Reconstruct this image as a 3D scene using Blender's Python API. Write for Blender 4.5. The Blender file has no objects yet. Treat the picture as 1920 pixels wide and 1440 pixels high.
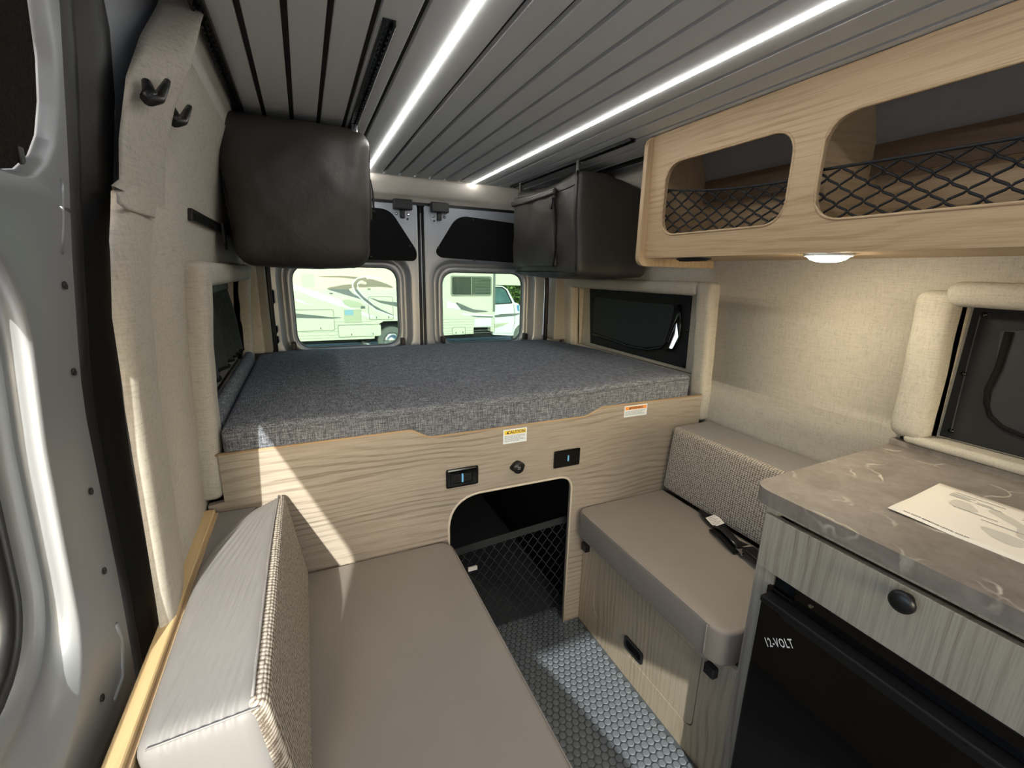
import bpy, bmesh, math, random
from mathutils import Vector, Matrix
from mathutils.geometry import tessellate_polygon
from mathutils import noise as mnoise

random.seed(7)
S = bpy.context.scene
COL = S.collection
PI = math.pi

# ------------------------------------------------------------------ camera
YAW, PITCH, ROLL, FPX = 0.434902559, 0.244558246, 0.0227478215, 830.13
CAM = Vector((0.0, 0.0, 1.42))
cy_, sy_, cp_, sp_ = math.cos(YAW), math.sin(YAW), math.cos(PITCH), math.sin(PITCH)
FW = Vector((sy_ * cp_, cy_ * cp_, -sp_))
R0 = Vector((cy_, -sy_, 0)); U0 = R0.cross(FW)
RT = R0 * math.cos(ROLL) + U0 * math.sin(ROLL)
UP = -R0 * math.sin(ROLL) + U0 * math.cos(ROLL)
cam_d = bpy.data.cameras.new('camera'); cam = bpy.data.objects.new('camera', cam_d); COL.objects.link(cam)
cam_d.sensor_fit = 'HORIZONTAL'; cam_d.sensor_width = 36.0; cam_d.lens = FPX / 1920 * 36.0; cam_d.clip_start = 0.02; cam_d.clip_end = 300
cam.matrix_world = Matrix(((RT.x, UP.x, -FW.x, CAM.x), (RT.y, UP.y, -FW.y, CAM.y), (RT.z, UP.z, -FW.z, CAM.z), (0, 0, 0, 1)))
S.camera = cam

# ------------------------------------------------------------------ light
S.view_settings.view_transform = 'Standard'; S.view_settings.look = 'None'
S.view_settings.gamma = 1.0; S.view_settings.exposure = -0.25
S.view_settings.use_curve_mapping = False
SUN_DIR = Vector((1.0, 4.2, -2.15)).normalized()
LED_STRENGTH = 38.0
w = bpy.data.worlds.new('world'); S.world = w; w.use_nodes = True
wn = w.node_tree.nodes; wl = w.node_tree.links
bg = wn['Background'] if 'Background' in wn else wn.new('ShaderNodeBackground')
sky = wn.new('ShaderNodeTexSky'); sky.sky_type = 'NISHITA'; sky.sun_disc = False
sky.sun_elevation = math.radians(27); sky.sun_rotation = math.radians(193); sky.air_density = 1.0; sky.dust_density = 2.0
wl.new(sky.outputs[0], bg.inputs[0]); bg.inputs[1].default_value = 1.05
sun_d = bpy.data.lights.new('sun', 'SUN'); sun_d.energy = 10.0; sun_d.angle = 0.0093; sun_d.color = (1.0, 0.96, 0.90)
sun = bpy.data.objects.new('sun', sun_d); COL.objects.link(sun)
sun.rotation_euler = SUN_DIR.to_track_quat('-Z', 'Y').to_euler(); sun.location = (-4, -12, 8)

def portal(name, loc, dirv, sx, sy):
    d = bpy.data.lights.new(name, 'AREA'); d.shape = 'RECTANGLE'; d.size = sx; d.size_y = sy
    d.cycles.is_portal = True
    o = bpy.data.objects.new(name, d); COL.objects.link(o); o.location = loc
    o.rotation_euler = Vector(dirv).to_track_quat('-Z', 'Z').to_euler()
portal('windshield_portal', (0.63, -2.2, 1.25), (0, 1, 0), 1.7, 0.9)

# ------------------------------------------------------------------ helpers
def ray(px, py): return RT * ((px - 960) / FPX) - UP * ((py - 720) / FPX) + FW
def at(px, py, ax, v):
    d = ray(px, py); i = 'xyz'.index(ax); return CAM + d * ((v - CAM[i]) / d[i])
def lerp(a, b, t): return a + (b - a) * t
def interp(tab, t):
    if t <= tab[0][0]: return tab[0][1]
    for (a, va), (b, vb) in zip(tab, tab[1:]):
        if t <= b: return va + (vb - va) * (t - a) / (b - a)
    return tab[-1][1]
XL_T = [(0, -.315), (.8, -.29), (1.2, -.275), (1.43, -.255), (1.6, -.235), (1.75, -.205), (1.83, -.175), (1.905, -.13)]
XR_T = [(0, 1.605), (.8, 1.587), (1.1, 1.575), (1.4, 1.556), (1.6, 1.53), (1.8, 1.46), (1.905, 1.41)]
def XL(z): return interp(XL_T, z)
def XR(z): return interp(XR_T, z)
def onL(px, py, off=0.0):
    x = -.26
    for _ in range(12):
        p = at(px, py, 'x', x); x = XL(p.z) + off
    return at(px, py, 'x', x)

XP_T = [(0, -.298), (.8, -.273), (1.2, -.258), (1.43, -.241), (1.5, -.239), (1.54, -.239), (1.6, -.235), (1.7, -.223), (1.8, -.212), (1.95, -.198)]
XD_T = [(0, -.350), (.8, -.322), (1.2, -.306), (1.43, -.287), (1.6, -.268), (1.75, -.252), (1.95, -.232)]
def onT(px, py, tab, off=0.0):
    x = -.26
    for _ in range(16):
        p = at(px, py, 'x', x); x = interp(tab, p.z) + off
    return at(px, py, 'x', x)
def tagp(o, label, cat=None, group=None, kind=None):
    if label: o['label'] = label
    if cat: o['category'] = cat
    if group: o['group'] = group
    if kind: o['kind'] = kind
    return o
def thing(name, label, cat, loc=(0, 0, 0), group=None):
    o = bpy.data.objects.new(name, None); COL.objects.link(o); o.location = loc; o.empty_display_size = .05
    return tagp(o, label, cat, group)
def wloc(o):
    v = Vector((0, 0, 0))
    while o is not None:
        v += o.location; o = o.parent
    return v
def part(name, bm, m, parent=None, smooth=False, label=None, origin=None, recalc=True):
    if recalc: bmesh.ops.recalc_face_normals(bm, faces=bm.faces[:])
    base = wloc(parent) if parent else Vector((0, 0, 0))
    org = Vector(origin) if origin is not None else base
    bmesh.ops.translate(bm, verts=bm.verts[:], vec=-org)
    me = bpy.data.meshes.new(name); bm.to_mesh(me); bm.free()
    for p in me.polygons: p.use_smooth = smooth
    me.materials.append(m)
    o = bpy.data.objects.new(name, me); COL.objects.link(o)
    o.parent = parent; o.location = org - base
    if label: o['label'] = label
    return o
def struct(name, bm, m, smooth=False, label=None, cat=None):
    o = part(name, bm, m, None, smooth); o['kind'] = 'structure'
    if label: o['label'] = label
    if cat: o['category'] = cat
    return o
def solo(name, bm, m, label, cat, smooth=False, group=None, kind=None):
    cs = [v.co for v in bm.verts]
    org = (sum(c.x for c in cs) / len(cs), sum(c.y for c in cs) / len(cs), min(c.z for c in cs))
    o = part(name, bm, m, None, smooth, origin=org)
    return tagp(o, label, cat, group, kind)

def NB(): return bmesh.new()
def add_box(bm, x0, x1, y0, y1, z0, z1, bev=0, seg=1):
    b2 = bmesh.new(); bmesh.ops.create_cube(b2, size=1)
    for v in b2.verts:
        v.co = Vector((x0 + (v.co.x + .5) * (x1 - x0), y0 + (v.co.y + .5) * (y1 - y0), z0 + (v.co.z + .5) * (z1 - z0)))
    if bev: bmesh.ops.bevel(b2, geom=b2.edges[:], offset=bev, segments=seg, affect='EDGES', profile=.6)
    merge(bm, b2); return bm
def merge(bm, b2, mat=None):
    mp = {}
    for v in b2.verts: mp[v] = bm.verts.new(mat @ v.co if mat else v.co)
    for f in b2.faces:
        try: bm.faces.new([mp[v] for v in f.verts])
        except ValueError: pass
    b2.free()
def box(*a, **k): return add_box(NB(), *a, **k)
def add_tube(bm, pts, r, n=8, cap=True, closed=False, flat=1.0, up=None):
    pts = [Vector(p) for p in pts]; rings = []; N = len(pts)
    rr = r if callable(r) else (lambda t: r)
    ref = Vector(up) if up else Vector((0, 0, 1)); prev = None
    for i, p in enumerate(pts):
        a = pts[i - 1] if (i > 0 or closed) else p; b = pts[(i + 1) % N] if (i < N - 1 or closed) else p
        d = (b - a).normalized()
        if up is None and abs(d.dot(ref)) > .95: s = d.cross(Vector((1, 0, 0)))
        else: s = d.cross(ref)
        if s.length < 1e-6: s = d.orthogonal()
        s.normalize()
        if prev is not None and up is None and s.dot(prev) < 0: s = -s
        prev = s
        u = s.cross(d); q = rr(i / max(1, N - 1))
        rings.append([bm.verts.new(p + s * math.cos(2 * PI * k / n) * q + u * math.sin(2 * PI * k / n) * q * flat) for k in range(n)])
    for i in range(N if closed else N - 1):
        A, B = rings[i], rings[(i + 1) % N]
        for k in range(n): bm.faces.new((A[k], A[(k + 1) % n], B[(k + 1) % n], B[k]))
    if cap and not closed:
        bm.faces.new(rings[0]); bm.faces.new(rings[-1][::-1])
    return bm
def tube(pts, r, n=8, **k): return add_tube(NB(), pts, r, n, **k)
def add_lathe(bm, prof, org, axis, n=24):
    # prof: list of (radius, height along axis)
    ax = Vector(axis).normalized(); s = ax.orthogonal().normalized(); u = ax.cross(s); org = Vector(org); rings = []
    for r, h in prof:
        if r < 1e-6: rings.append([bm.verts.new(org + ax * h)])
        else: rings.append([bm.verts.new(org + ax * h + (s * math.cos(2 * PI * k / n) + u * math.sin(2 * PI * k / n)) * r) for k in range(n)])
    for A, B in zip(rings, rings[1:]):
        for k in range(n):
            if len(A) == 1 and len(B) == 1: continue
            if len(A) == 1: bm.faces.new((A[0], B[k], B[(k + 1) % n]))
            elif len(B) == 1: bm.faces.new((A[k], A[(k + 1) % n], B[0]))
            else: bm.faces.new((A[k], A[(k + 1) % n], B[(k + 1) % n], B[k]))
    return bm
def lathe(prof, org, axis, n=24): return add_lathe(NB(), prof, org, axis, n)
def add_plate(bm, outer, holes, fn, t):
    loops = [outer] + list(holes); tri = tessellate_polygon([[Vector((p[0], p[1], 0)) for p in L] for L in loops])
    flat = [p for L in loops for p in L]
    A = [bm.verts.new(fn(p[0], p[1], 0)) for p in flat]
    if t == 0:
        for f in tri:
            try: bm.faces.new([A[i] for i in f])
            except ValueError: pass
        return bm
    B = [bm.verts.new(fn(p[0], p[1], t)) for p in flat]
    for f in tri:
        try: bm.faces.new([A[i] for i in f]); bm.faces.new([B[i] for i in f][::-1])
        except ValueError: pass
    o = 0
    for L in loops:
        n = len(L)
        for i in range(n):
            a, b = o + i, o + (i + 1) % n
            try: bm.faces.new((A[a], A[b], B[b], B[a]))
            except ValueError: pass
        o += n
    return bm
def plate(outer, holes, fn, t): return add_plate(NB(), outer, holes, fn, t)
def XZ(y): return lambda u, v, w: Vector((u, y + w, v))
def YZ(x): return lambda u, v, w: Vector((x + w, u, v))
def XY(z): return lambda u, v, w: Vector((u, v, z + w))
def rpoly(pts, r, n=6):
    out = []; N = len(pts); rs = r if isinstance(r, (list, tuple)) else [r] * N
    for i in range(N):
        p = Vector(pts[i][:2]); a = Vector(pts[i - 1][:2]) - p; b = Vector(pts[(i + 1) % N][:2]) - p
        q = rs[i]
        if q <= 0: out.append((p.x, p.y)); continue
        la, lb = a.length, b.length; a.normalize(); b.normalize()
        ang = math.acos(max(-1, min(1, a.dot(b)))); d = min(q / math.tan(ang / 2), la * .49, lb * .49)
        p0, p1 = p + a * d, p + b * d
        for k in range(n + 1):
            t = k / n; c = p0 * (1 - t) ** 2 + p * 2 * t * (1 - t) + p1 * t * t
            c2 = p0.lerp(p1, t)
            out.append((c.x * .86 + c2.x * .14, c.y * .86 + c2.y * .14))
    return out
def rrect(u0, u1, v0, v1, r, n=6): return rpoly([(u0, v0), (u1, v0), (u1, v1), (u0, v1)], r, n)
def axvals(a, b, r, n):
    L = b - a; r = min(r, L * .49)
    e = [a + r * (1 - math.cos(PI / 2 * k / 4)) for k in range(5)] if r > 0 else [a]
    f = [b - (v - a) for v in e][::-1]
    m = [e[-1] + (f[0] - e[-1]) * k / n for k in range(1, n)]
    return e + m + f
def softbox(lo, hi, r, n=(8, 8, 4), fn=None):
    bm = NB(); X = [axvals(lo[i], hi[i], r, n[i]) for i in range(3)]; cache = {}
    def V(i, j, k):
        key = (i, j, k)
        if key not in cache:
            p = Vector((X[0][i], X[1][j], X[2][k]))
            # equalise corner zone: map cube surface to rounded surface
            c = Vector([max(lo[a] + min(r, (hi[a] - lo[a]) * .49), min(hi[a] - min(r, (hi[a] - lo[a]) * .49), p[a])) for a in range(3)])
            d = p - c
            if d.length > 1e-9: p = c + d.normalized() * min(r, min(hi[a] - lo[a] for a in range(3)) * .49)
            cache[key] = bm.verts.new(fn(p) if fn else p)
        return cache[key]
    I, J, K = len(X[0]) - 1, len(X[1]) - 1, len(X[2]) - 1
    for i in range(I):
        for j in range(J):
            for k in (0, K): bm.faces.new((V(i, j, k), V(i + 1, j, k), V(i + 1, j + 1, k), V(i, j + 1, k)))
    for i in range(I):
        for k in range(K):
            for j in (0, J): bm.faces.new((V(i, j, k), V(i + 1, j, k), V(i + 1, j, k + 1), V(i, j, k + 1)))
    for j in range(J):
        for k in range(K):
            for i in (0, I): bm.faces.new((V(i, j, k), V(i, j + 1, k), V(i, j + 1, k + 1), V(i, j, k + 1)))
    return bm
def grid(rows, closed=False):
    bm = NB(); R = [[bm.verts.new(p) for p in row] for row in rows]
    for a, b in zip(R, R[1:]):
        n = len(a)
        for k in range(n if closed else n - 1): bm.faces.new((a[k], a[(k + 1) % n], b[(k + 1) % n], b[k]))
    return bm
def thicken(o, t, off=-1):
    m = o.modifiers.new('thickness', 'SOLIDIFY'); m.thickness = t; m.offset = off; return o
def facing(o, sx):
    me = o.data; bm = bmesh.new(); bm.from_mesh(me); bm.normal_update()
    for f in bm.faces:
        if f.normal.x * sx < 0: f.normal_flip()
    bm.to_mesh(me); bm.free(); return o
def text_bm(s, size, fn, bold=0.0, t=.0006, spacing=1.0, align='LEFT'):
    c = bpy.data.curves.new('txt', 'FONT'); c.body = s; c.size = size; c.offset = bold; c.align_x = align; c.resolution_u = 2; c.space_character = spacing
    o = bpy.data.objects.new('txt', c); COL.objects.link(o)
    dg = bpy.context.evaluated_depsgraph_get(); me = bpy.data.meshes.new_from_object(o.evaluated_get(dg))
    bpy.data.objects.remove(o); bpy.data.curves.remove(c)
    bm = NB(); bm.from_mesh(me); bpy.data.meshes.remove(me)
    for v in bm.verts: v.co = fn(v.co.x, v.co.y, 0)
    return bm
def ringloft(polys3, center, fn, nang=120):
    # polys3: list of (polygon2d, depth); casts rays from center so that loops correspond
    angs = [2 * PI * k / nang for k in range(nang)]
    for poly, _ in polys3:
        if len(poly) <= 16: angs += [math.atan2(p[1] - center[1], p[0] - center[0]) % (2 * PI) for p in poly]
    angs = sorted(set(round(a, 4) for a in angs)); rows = []
    for poly, dep in polys3:
        row = []
        for a in angs:
            d = (math.cos(a), math.sin(a)); best = None
            for i in range(len(poly)):
                x1, y1 = poly[i][0] - center[0], poly[i][1] - center[1]; x2, y2 = poly[(i + 1) % len(poly)][0] - center[0], poly[(i + 1) % len(poly)][1] - center[1]
                den = d[0] * (y2 - y1) - d[1] * (x2 - x1)
                if abs(den) < 1e-12: continue
                t = (x1 * (y2 - y1) - y1 * (x2 - x1)) / den; s = (x1 * d[1] - y1 * d[0]) / den
                if t > 0 and -1e-4 <= s <= 1 + 1e-4 and (best is None or t > best): best = t
            if best is None: best = .01
            row.append(fn(center[0] + d[0] * best, center[1] + d[1] * best, dep))
        rows.append(row)
    return grid(rows, closed=True)

# ------------------------------------------------------------------ materials
def srgb(r, g, b):
    f = lambda c: (c / 255 / 12.92) if c / 255 <= .04045 else ((c / 255 + .055) / 1.055) ** 2.4
    return (f(r), f(g), f(b), 1)
class M:
    def __init__(s, name):
        s.m = bpy.data.materials.new(name); s.m.use_nodes = True; s.nt = s.m.node_tree; s.n = s.nt.nodes; s.l = s.nt.links
        s.b = s.n['Principled BSDF']; s.out = s.n['Material Output']
        s._tc = None
    def node(s, t, **k):
        n = s.n.new(t)
        for a, v in k.items(): setattr(n, a, v)
        return n
    def coord(s, scale=(1, 1, 1), rot=(0, 0, 0)):
        if s._tc is None: s._tc = s.node('ShaderNodeTexCoord')
        mp = s.node('ShaderNodeMapping'); mp.inputs['Scale'].default_value = scale; mp.inputs['Rotation'].default_value = rot
        s.l.new(s._tc.outputs['Object'], mp.inputs[0]); return mp.outputs[0]
    def noise(s, vec, scale, detail=3, rough=.5, dist=0):
        n = s.node('ShaderNodeTexNoise'); n.inputs['Scale'].default_value = scale; n.inputs['Detail'].default_value = detail
        n.inputs['Roughness'].default_value = rough; n.inputs['Distortion'].default_value = dist
        s.l.new(vec, n.inputs['Vector']); return n.outputs[0]
    def ramp(s, fac, stops):
        r = s.node('ShaderNodeValToRGB'); e = r.color_ramp.elements
        while len(e) > 1: e.remove(e[-1])
        e[0].position = stops[0][0]; e[0].color = stops[0][1]
        for p, c in stops[1:]:
            x = e.new(p); x.color = c
        s.l.new(fac, r.inputs[0]); return r.outputs[0]
    def math(s, op, a, b=None, c=None):
        n = s.node('ShaderNodeMath', operation=op)
        for i, v in enumerate((a, b, c)):
            if v is None: continue
            if isinstance(v, (int, float)): n.inputs[i].default_value = v
            else: s.l.new(v, n.inputs[i])
        return n.outputs[0]
    def mix(s, fac, a, b, mode='MIX'):
        n = s.node('ShaderNodeMixRGB', blend_type=mode)
        for i, v in enumerate((fac, a, b)):
            if isinstance(v, (int, float)): n.inputs[i].default_value = v
            elif isinstance(v, tuple): n.inputs[i].default_value = v
            else: s.l.new(v, n.inputs[i])
        return n.outputs[0]
    def sep(s, vec):
        n = s.node('ShaderNodeSeparateXYZ'); s.l.new(vec, n.inputs[0]); return n.outputs
    def col(s, c):
        if isinstance(c, tuple): s.b.inputs['Base Color'].default_value = c
        else: s.l.new(c, s.b.inputs['Base Color'])
        return s
    def rough(s, v):
        if isinstance(v, (int, float)): s.b.inputs['Roughness'].default_value = v
        else: s.l.new(v, s.b.inputs['Roughness'])
        return s
    def metal(s, v): s.b.inputs['Metallic'].default_value = v; return s
    def spec(s, v): s.b.inputs['Specular IOR Level'].default_value = v; return s
    def bump(s, h, strength=.3, dist=.002):
        n = s.node('ShaderNodeBump'); n.inputs['Strength'].default_value = strength; n.inputs['Distance'].default_value = dist
        s.l.new(h, n.inputs['Height']); s.l.new(n.outputs[0], s.b.inputs['Normal']); return s
def dk(c, f): return (c[0] * f, c[1] * f, c[2] * f, 1)
def plain(name, c, rough=.5, metal=0, var=.12, vs=30, bump=0, bs=200, bd=.001, spec=.5):
    m = M(name); v = m.coord(); n = m.noise(v, vs, 4)
    m.col(m.ramp(n, [(.3, dk(c, 1 - var)), (.7, dk(c, 1 + var))])).rough(rough).metal(metal).spec(spec)
    if bump: m.bump(m.noise(v, bs, 2), bump, bd)
    return m.m
def emit(name, c, s):
    m = M(name); m.b.inputs['Base Color'].default_value = c; m.b.inputs['Emission Color'].default_value = c; m.b.inputs['Emission Strength'].default_value = s; return m.m
def wood(name, light, dark, axis='x', scale=1.0, contrast=1.0):
    m = M(name); ai = 'xyz'.index(axis)
    def sc(al, ac): return tuple(al if k == ai else ac for k in range(3))
    o = m.sep(m.coord(sc(0, 1))); across = m.math('ADD', m.math('ADD', o[0], o[1]), o[2])
    n1 = m.noise(m.coord(sc(1.3, 4.2)), 1, 2, .45); n2 = m.noise(m.coord(sc(2.0, 9)), 1, 3, .5)
    ph = m.math('ADD', m.math('MULTIPLY', across, 2 * PI * 46), m.math('ADD', m.math('MULTIPLY', n1, 46), m.math('MULTIPLY', m.noise(m.coord(sc(9, 60)), 1, 2), 2.2)))
    ln = m.ramp(m.math('ADD', m.math('MULTIPLY', m.math('SINE', ph), .5), .5), [(.50, (0, 0, 0, 1)), (.80, (.45, .45, .45, 1)), (.96, (1, 1, 1, 1)), (1, (.5, .5, .5, 1))])
    mask = m.ramp(n2, [(.40, (.10, .10, .10, 1)), (.62, (1, 1, 1, 1))])
    fine = m.ramp(m.noise(m.coord(sc(7, 330)), 1, 3, .65), [(.40, (0, 0, 0, 1)), (.70, (1, 1, 1, 1))])
    broad = m.noise(m.coord(sc(1.2, 7)), 1, 2)
    fac = m.math('ADD', m.math('ADD', m.math('MULTIPLY', m.math('MULTIPLY', ln, mask), .48 * contrast), m.math('MULTIPLY', fine, .36 * contrast)), m.math('MULTIPLY', m.math('SUBTRACT', broad, .5), .35))
    fac = m.math('MAXIMUM', m.math('MINIMUM', fac, 1.0), 0.0)
    m.col(m.mix(fac, light, dark)).rough(.5).bump(fac, .10, .0006)
    return m.m
OAK_L, OAK_D = srgb(167, 155, 140), srgb(104, 92, 80)
W_PANEL = wood('oak_panel', OAK_L, OAK_D, 'x', contrast=1.25)
W_CABY = wood('oak_cabinet', srgb(196, 170, 134), srgb(140, 110, 76), 'y', contrast=1.0)
W_CABX = wood('oak_cabinet_cross', srgb(206, 182, 144), srgb(158, 130, 94), 'x', contrast=.8)
W_CABZ = wood('oak_cabinet_upright', srgb(196, 172, 136), srgb(150, 122, 88), 'z', contrast=.8)
W_BASE = wood('oak_bench', srgb(180, 168, 146), srgb(120, 105, 84), 'z', contrast=1.0)
W_GREY = wood('grey_oak', srgb(166, 158, 144), srgb(104, 95, 82), 'z', contrast=1.05)
W_TRIM = wood('oak_trim', srgb(214, 186, 138), srgb(186, 150, 100), 'y', contrast=.6)
W_DARK = wood('oak_dark_rail', srgb(120, 98, 74), srgb(84, 66, 48), 'y', contrast=.7)  # darker oak for the rail at the cabinet back

def linen(name, c, amt=.10):
    m = M(name)
    a = m.noise(m.coord((25, 25, 260)), 1, 3, .6); b = m.noise(m.coord((260, 260, 22)), 1, 3, .6); c3 = m.noise(m.coord((40, 260, 260)), 1, 2, .6)
    s = m.math('ADD', m.math('ADD', a, b), c3); s = m.math('MULTIPLY', s, .3333)
    m.col(m.ramp(s, [(.36, dk(c, 1 - amt * 2.2)), (.5, c), (.64, dk(c, 1 + amt))])).rough(.9).spec(.2).bump(s, .35, .0012)
    return m.m
LINEN = linen('linen_wall_fabric', srgb(184, 178, 166))
LINEN_PAD = linen('linen_pad_fabric', srgb(184, 179, 168))
def heather(name, c1, c2, c3):
    m = M(name)
    a = m.noise(m.coord((35, 420, 420)), 1, 2, .6); b = m.noise(m.coord((420, 420, 35)), 1, 2, .6); d = m.noise(m.coord((420, 35, 420)), 1, 2, .6)
    s = m.math('MULTIPLY', m.math('ADD', m.math('ADD', a, b), d), .3333)
    m.col(m.ramp(s, [(.36, c1), (.47, c2), (.63, c3)])).rough(.95).spec(.15).bump(s, .5, .0015)
    return m.m
MATT = heather('charcoal_heather', srgb(56, 58, 64), srgb(90, 93, 101), srgb(158, 162, 168))
def vinyl(name, c):
    m = M(name); v = m.coord(); n = m.noise(v, 420, 3, .6); big = m.noise(v, 6, 2)
    m.col(m.ramp(big, [(.3, dk(c, .96)), (.7, dk(c, 1.04))])).rough(.5).spec(.35).bump(n, .22, .0006); return m.m
VINYL = vinyl('taupe_vinyl', srgb(140, 132, 124))
VINYL_L = vinyl('light_vinyl', srgb(132, 129, 126))
def tweed(name, axes):
    m = M(name); o = m.sep(m.coord()); cb = m.node('ShaderNodeCombineXYZ')
    m.l.new(m.math('MULTIPLY', o[1], 1 / .0092), cb.inputs[0]); m.l.new(m.math('MULTIPLY', m.math('ADD', o[2], m.math('MULTIPLY', o[0], axes)), 1 / .0080), cb.inputs[1])
    vo = m.node('ShaderNodeTexVoronoi', feature='F1'); vo.inputs['Scale'].default_value = 1.0; vo.inputs['Randomness'].default_value = .22
    m.l.new(cb.outputs[0], vo.inputs['Vector'])
    q = m.math('ADD', vo.outputs[0], m.math('MULTIPLY', m.math('SUBTRACT', m.noise(m.coord(), 500, 2), .5), .35))
    m.col(m.ramp(q, [(.22, srgb(192, 184, 171)), (.44, srgb(156, 146, 134)), (.60, srgb(98, 88, 78))])).rough(.95).spec(.15).bump(m.math('SUBTRACT', 1.0, vo.outputs[0]), .9, .002)
    return m.m
TWEED = tweed('woven_tweed', -1.0); TWEED_R = tweed('woven_tweed_brown', 1.0)
def plankmat():
    m = M('grey_ceiling_plank'); f = m.noise(m.coord((60, 3.5, 60)), 1, 4, .65); v = m.noise(m.coord((6, 1.2, 6)), 1, 2)
    c = m.mix(m.math('MULTIPLY', v, .35), srgb(222, 224, 222), srgb(202, 201, 198))
    m.col(m.mix(m.math('MULTIPLY', f, .18), c, srgb(120, 116, 110))).rough(.55).bump(f, .2, .0005); return m.m
PLANK = plankmat()
GROOVE = plain('ceiling_groove', srgb(46, 43, 40), .9)
BLACK = plain('black_plastic', srgb(20, 20, 21), .38, var=.1)
BLACKG = plain('gloss_black', srgb(9, 9, 10), .08, var=.05)
BLACKM = plain('matt_black', srgb(15, 15, 16), .85, var=.1, spec=.2)
RUBBER = plain('black_rubber', srgb(17, 18, 20), .5, var=.15, bump=.3, bs=160)
CARPET = plain('dark_carpet', srgb(38, 34, 30), .98, var=.35, vs=260, bump=.5, bs=400, spec=.1)
PAINT = M('silver_paint')
def paint(name, c, metal=.35, rough=.34):
    m = M(name); v = m.coord(); n = m.noise(v, 900, 1); big = m.noise(v, 5, 3)
    m.col(m.mix(m.math('MULTIPLY', n, .25), m.mix(m.math('MULTIPLY', big, .2), c, dk(c, .85)), dk(c, 1.2))).metal(metal).rough(rough); return m.m
PAINT = paint('silver_van_paint', srgb(166, 172, 180))
PAINT_D = paint('silver_door_paint', srgb(150, 153, 156), metal=.4, rough=.4)
HEADER = plain('cream_header_paint', srgb(214, 208, 196), .45, var=.03)
WHITEP = plain('white_plastic', srgb(236, 234, 228), .4, var=.02)
CHROME = plain('chrome', srgb(205, 205, 205), .15, 1.0, var=.03)
BAG = None
def bagmat():
    m = M('black_bag_nylon'); v = m.coord(); wv = m.noise(m.coord((1, 1, 1)), 900, 2); f = m.noise(v, 9, 4, .6, .6)
    h = m.math('ADD', m.math('MULTIPLY', f, 1.0), m.math('MULTIPLY', wv, .04))
    c = srgb(60, 56, 51)
    m.col(m.ramp(m.noise(v, 5, 2), [(.3, dk(c, .88)), (.7, dk(c, 1.1))])).rough(.46).spec(.45).bump(h, .24, .02); return m.m
BAG = bagmat()
def worktopmat():
    m = M('grey_marbled_worktop'); v = m.coord(); a = m.noise(v, 7, 5, .62, .8); b = m.noise(v, 40, 4, .6)
    base = m.ramp(a, [(.3, srgb(108, 100, 95)), (.55, srgb(130, 122, 116)), (.75, srgb(146, 139, 133))])
    base = m.mix(.18, base, m.ramp(b, [(.35, srgb(96, 88, 82)), (.7, srgb(172, 164, 156))]))
    vo = m.node('ShaderNodeTexVoronoi', feature='DISTANCE_TO_EDGE'); vo.inputs['Scale'].default_value = 5.5
    wp = m.node('ShaderNodeVectorMath', operation='MULTIPLY_ADD'); nz = m.node('ShaderNodeTexNoise'); nz.inputs['Scale'].default_value = 5; nz.inputs['Detail'].default_value = 4
    m.l.new(v, nz.inputs['Vector']); m.l.new(nz.outputs[1], wp.inputs[0]); wp.inputs[1].default_value = (.22,) * 3; m.l.new(v, wp.inputs[2]); m.l.new(wp.outputs[0], vo.inputs['Vector'])
    line = m.ramp(vo.outputs[0], [(0, (1, 1, 1, 1)), (.012, (.5, .5, .5, 1)), (.02, (0, 0, 0, 1))])
    msk = m.ramp(m.noise(v, 9, 2), [(.5, (0, 0, 0, 1)), (.66, (1, 1, 1, 1))])
    m.col(m.mix(m.math('MULTIPLY', m.math('MULTIPLY', line, msk), .7), base, srgb(220, 212, 200))).rough(.42).bump(b, .06, .0005); return m.m
WORKTOP = worktopmat()
FLOORM = plain('grey_rubber_floor', srgb(70, 75, 79), .5, var=.08, bump=.15, bs=300)
STUDM = plain('grey_rubber_stud', srgb(99, 106, 112), .36, var=.05)
PAPER = plain('white_paper', srgb(226, 220, 210), .9, var=.015, vs=8, spec=.1)
STICK = plain('white_sticker', srgb(226, 232, 236), .5, var=.01)
INK = plain('dark_ink', srgb(70, 70, 74), .8, var=.02); INKL = plain('pale_ink', srgb(150, 150, 150), .9, var=.02); WATER = plain('grey_print', srgb(196, 192, 184), .9, var=.02, spec=.1)
BLUEF = plain('blue_film', srgb(120, 190, 235), .35, var=.02)
YELL = plain('yellow_print', srgb(238, 205, 60), .6, var=.02); ORNG = plain('orange_print', srgb(240, 150, 62), .6, var=.02)
CURT = plain('dark_curtain_fabric', srgb(58, 62, 62), .9, var=.12, vs=60, bump=.3, bs=600, spec=.15)
SHADE = plain('black_shade_fabric', srgb(19, 21, 24), .72, var=.1, bump=.2, bs=500)
SHADE2 = plain('charcoal_shade_flap', srgb(33, 36, 40), .6, var=.1, bump=.25, bs=300)
NETM = plain('black_cord', srgb(24, 24, 27), .7, var=.15)
def glass(name, tint, gloss=.06):
    m = M(name); m.n.remove(m.b)
    t = m.node('ShaderNodeBsdfTransparent'); t.inputs[0].default_value = tint; g = m.node('ShaderNodeBsdfGlossy'); g.inputs[1].default_value = .02
    x = m.node('ShaderNodeMixShader'); x.inputs[0].default_value = gloss; m.l.new(t.outputs[0], x.inputs[1]); m.l.new(g.outputs[0], x.inputs[2]); m.l.new(x.outputs[0], m.out.inputs[0])
    return m.m
GLASS = glass('clear_side_glass', (.93, .96, .95, 1))
GLASSG = glass('green_tint_glass', (.40, .475, .425, 1), .03)
LEDM = emit('led_diffuser', (1.0, .98, .95, 1), LED_STRENGTH)
PUCKM = emit('dome_lens', (1.0, .86, .62, 1), 170.0)

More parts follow.
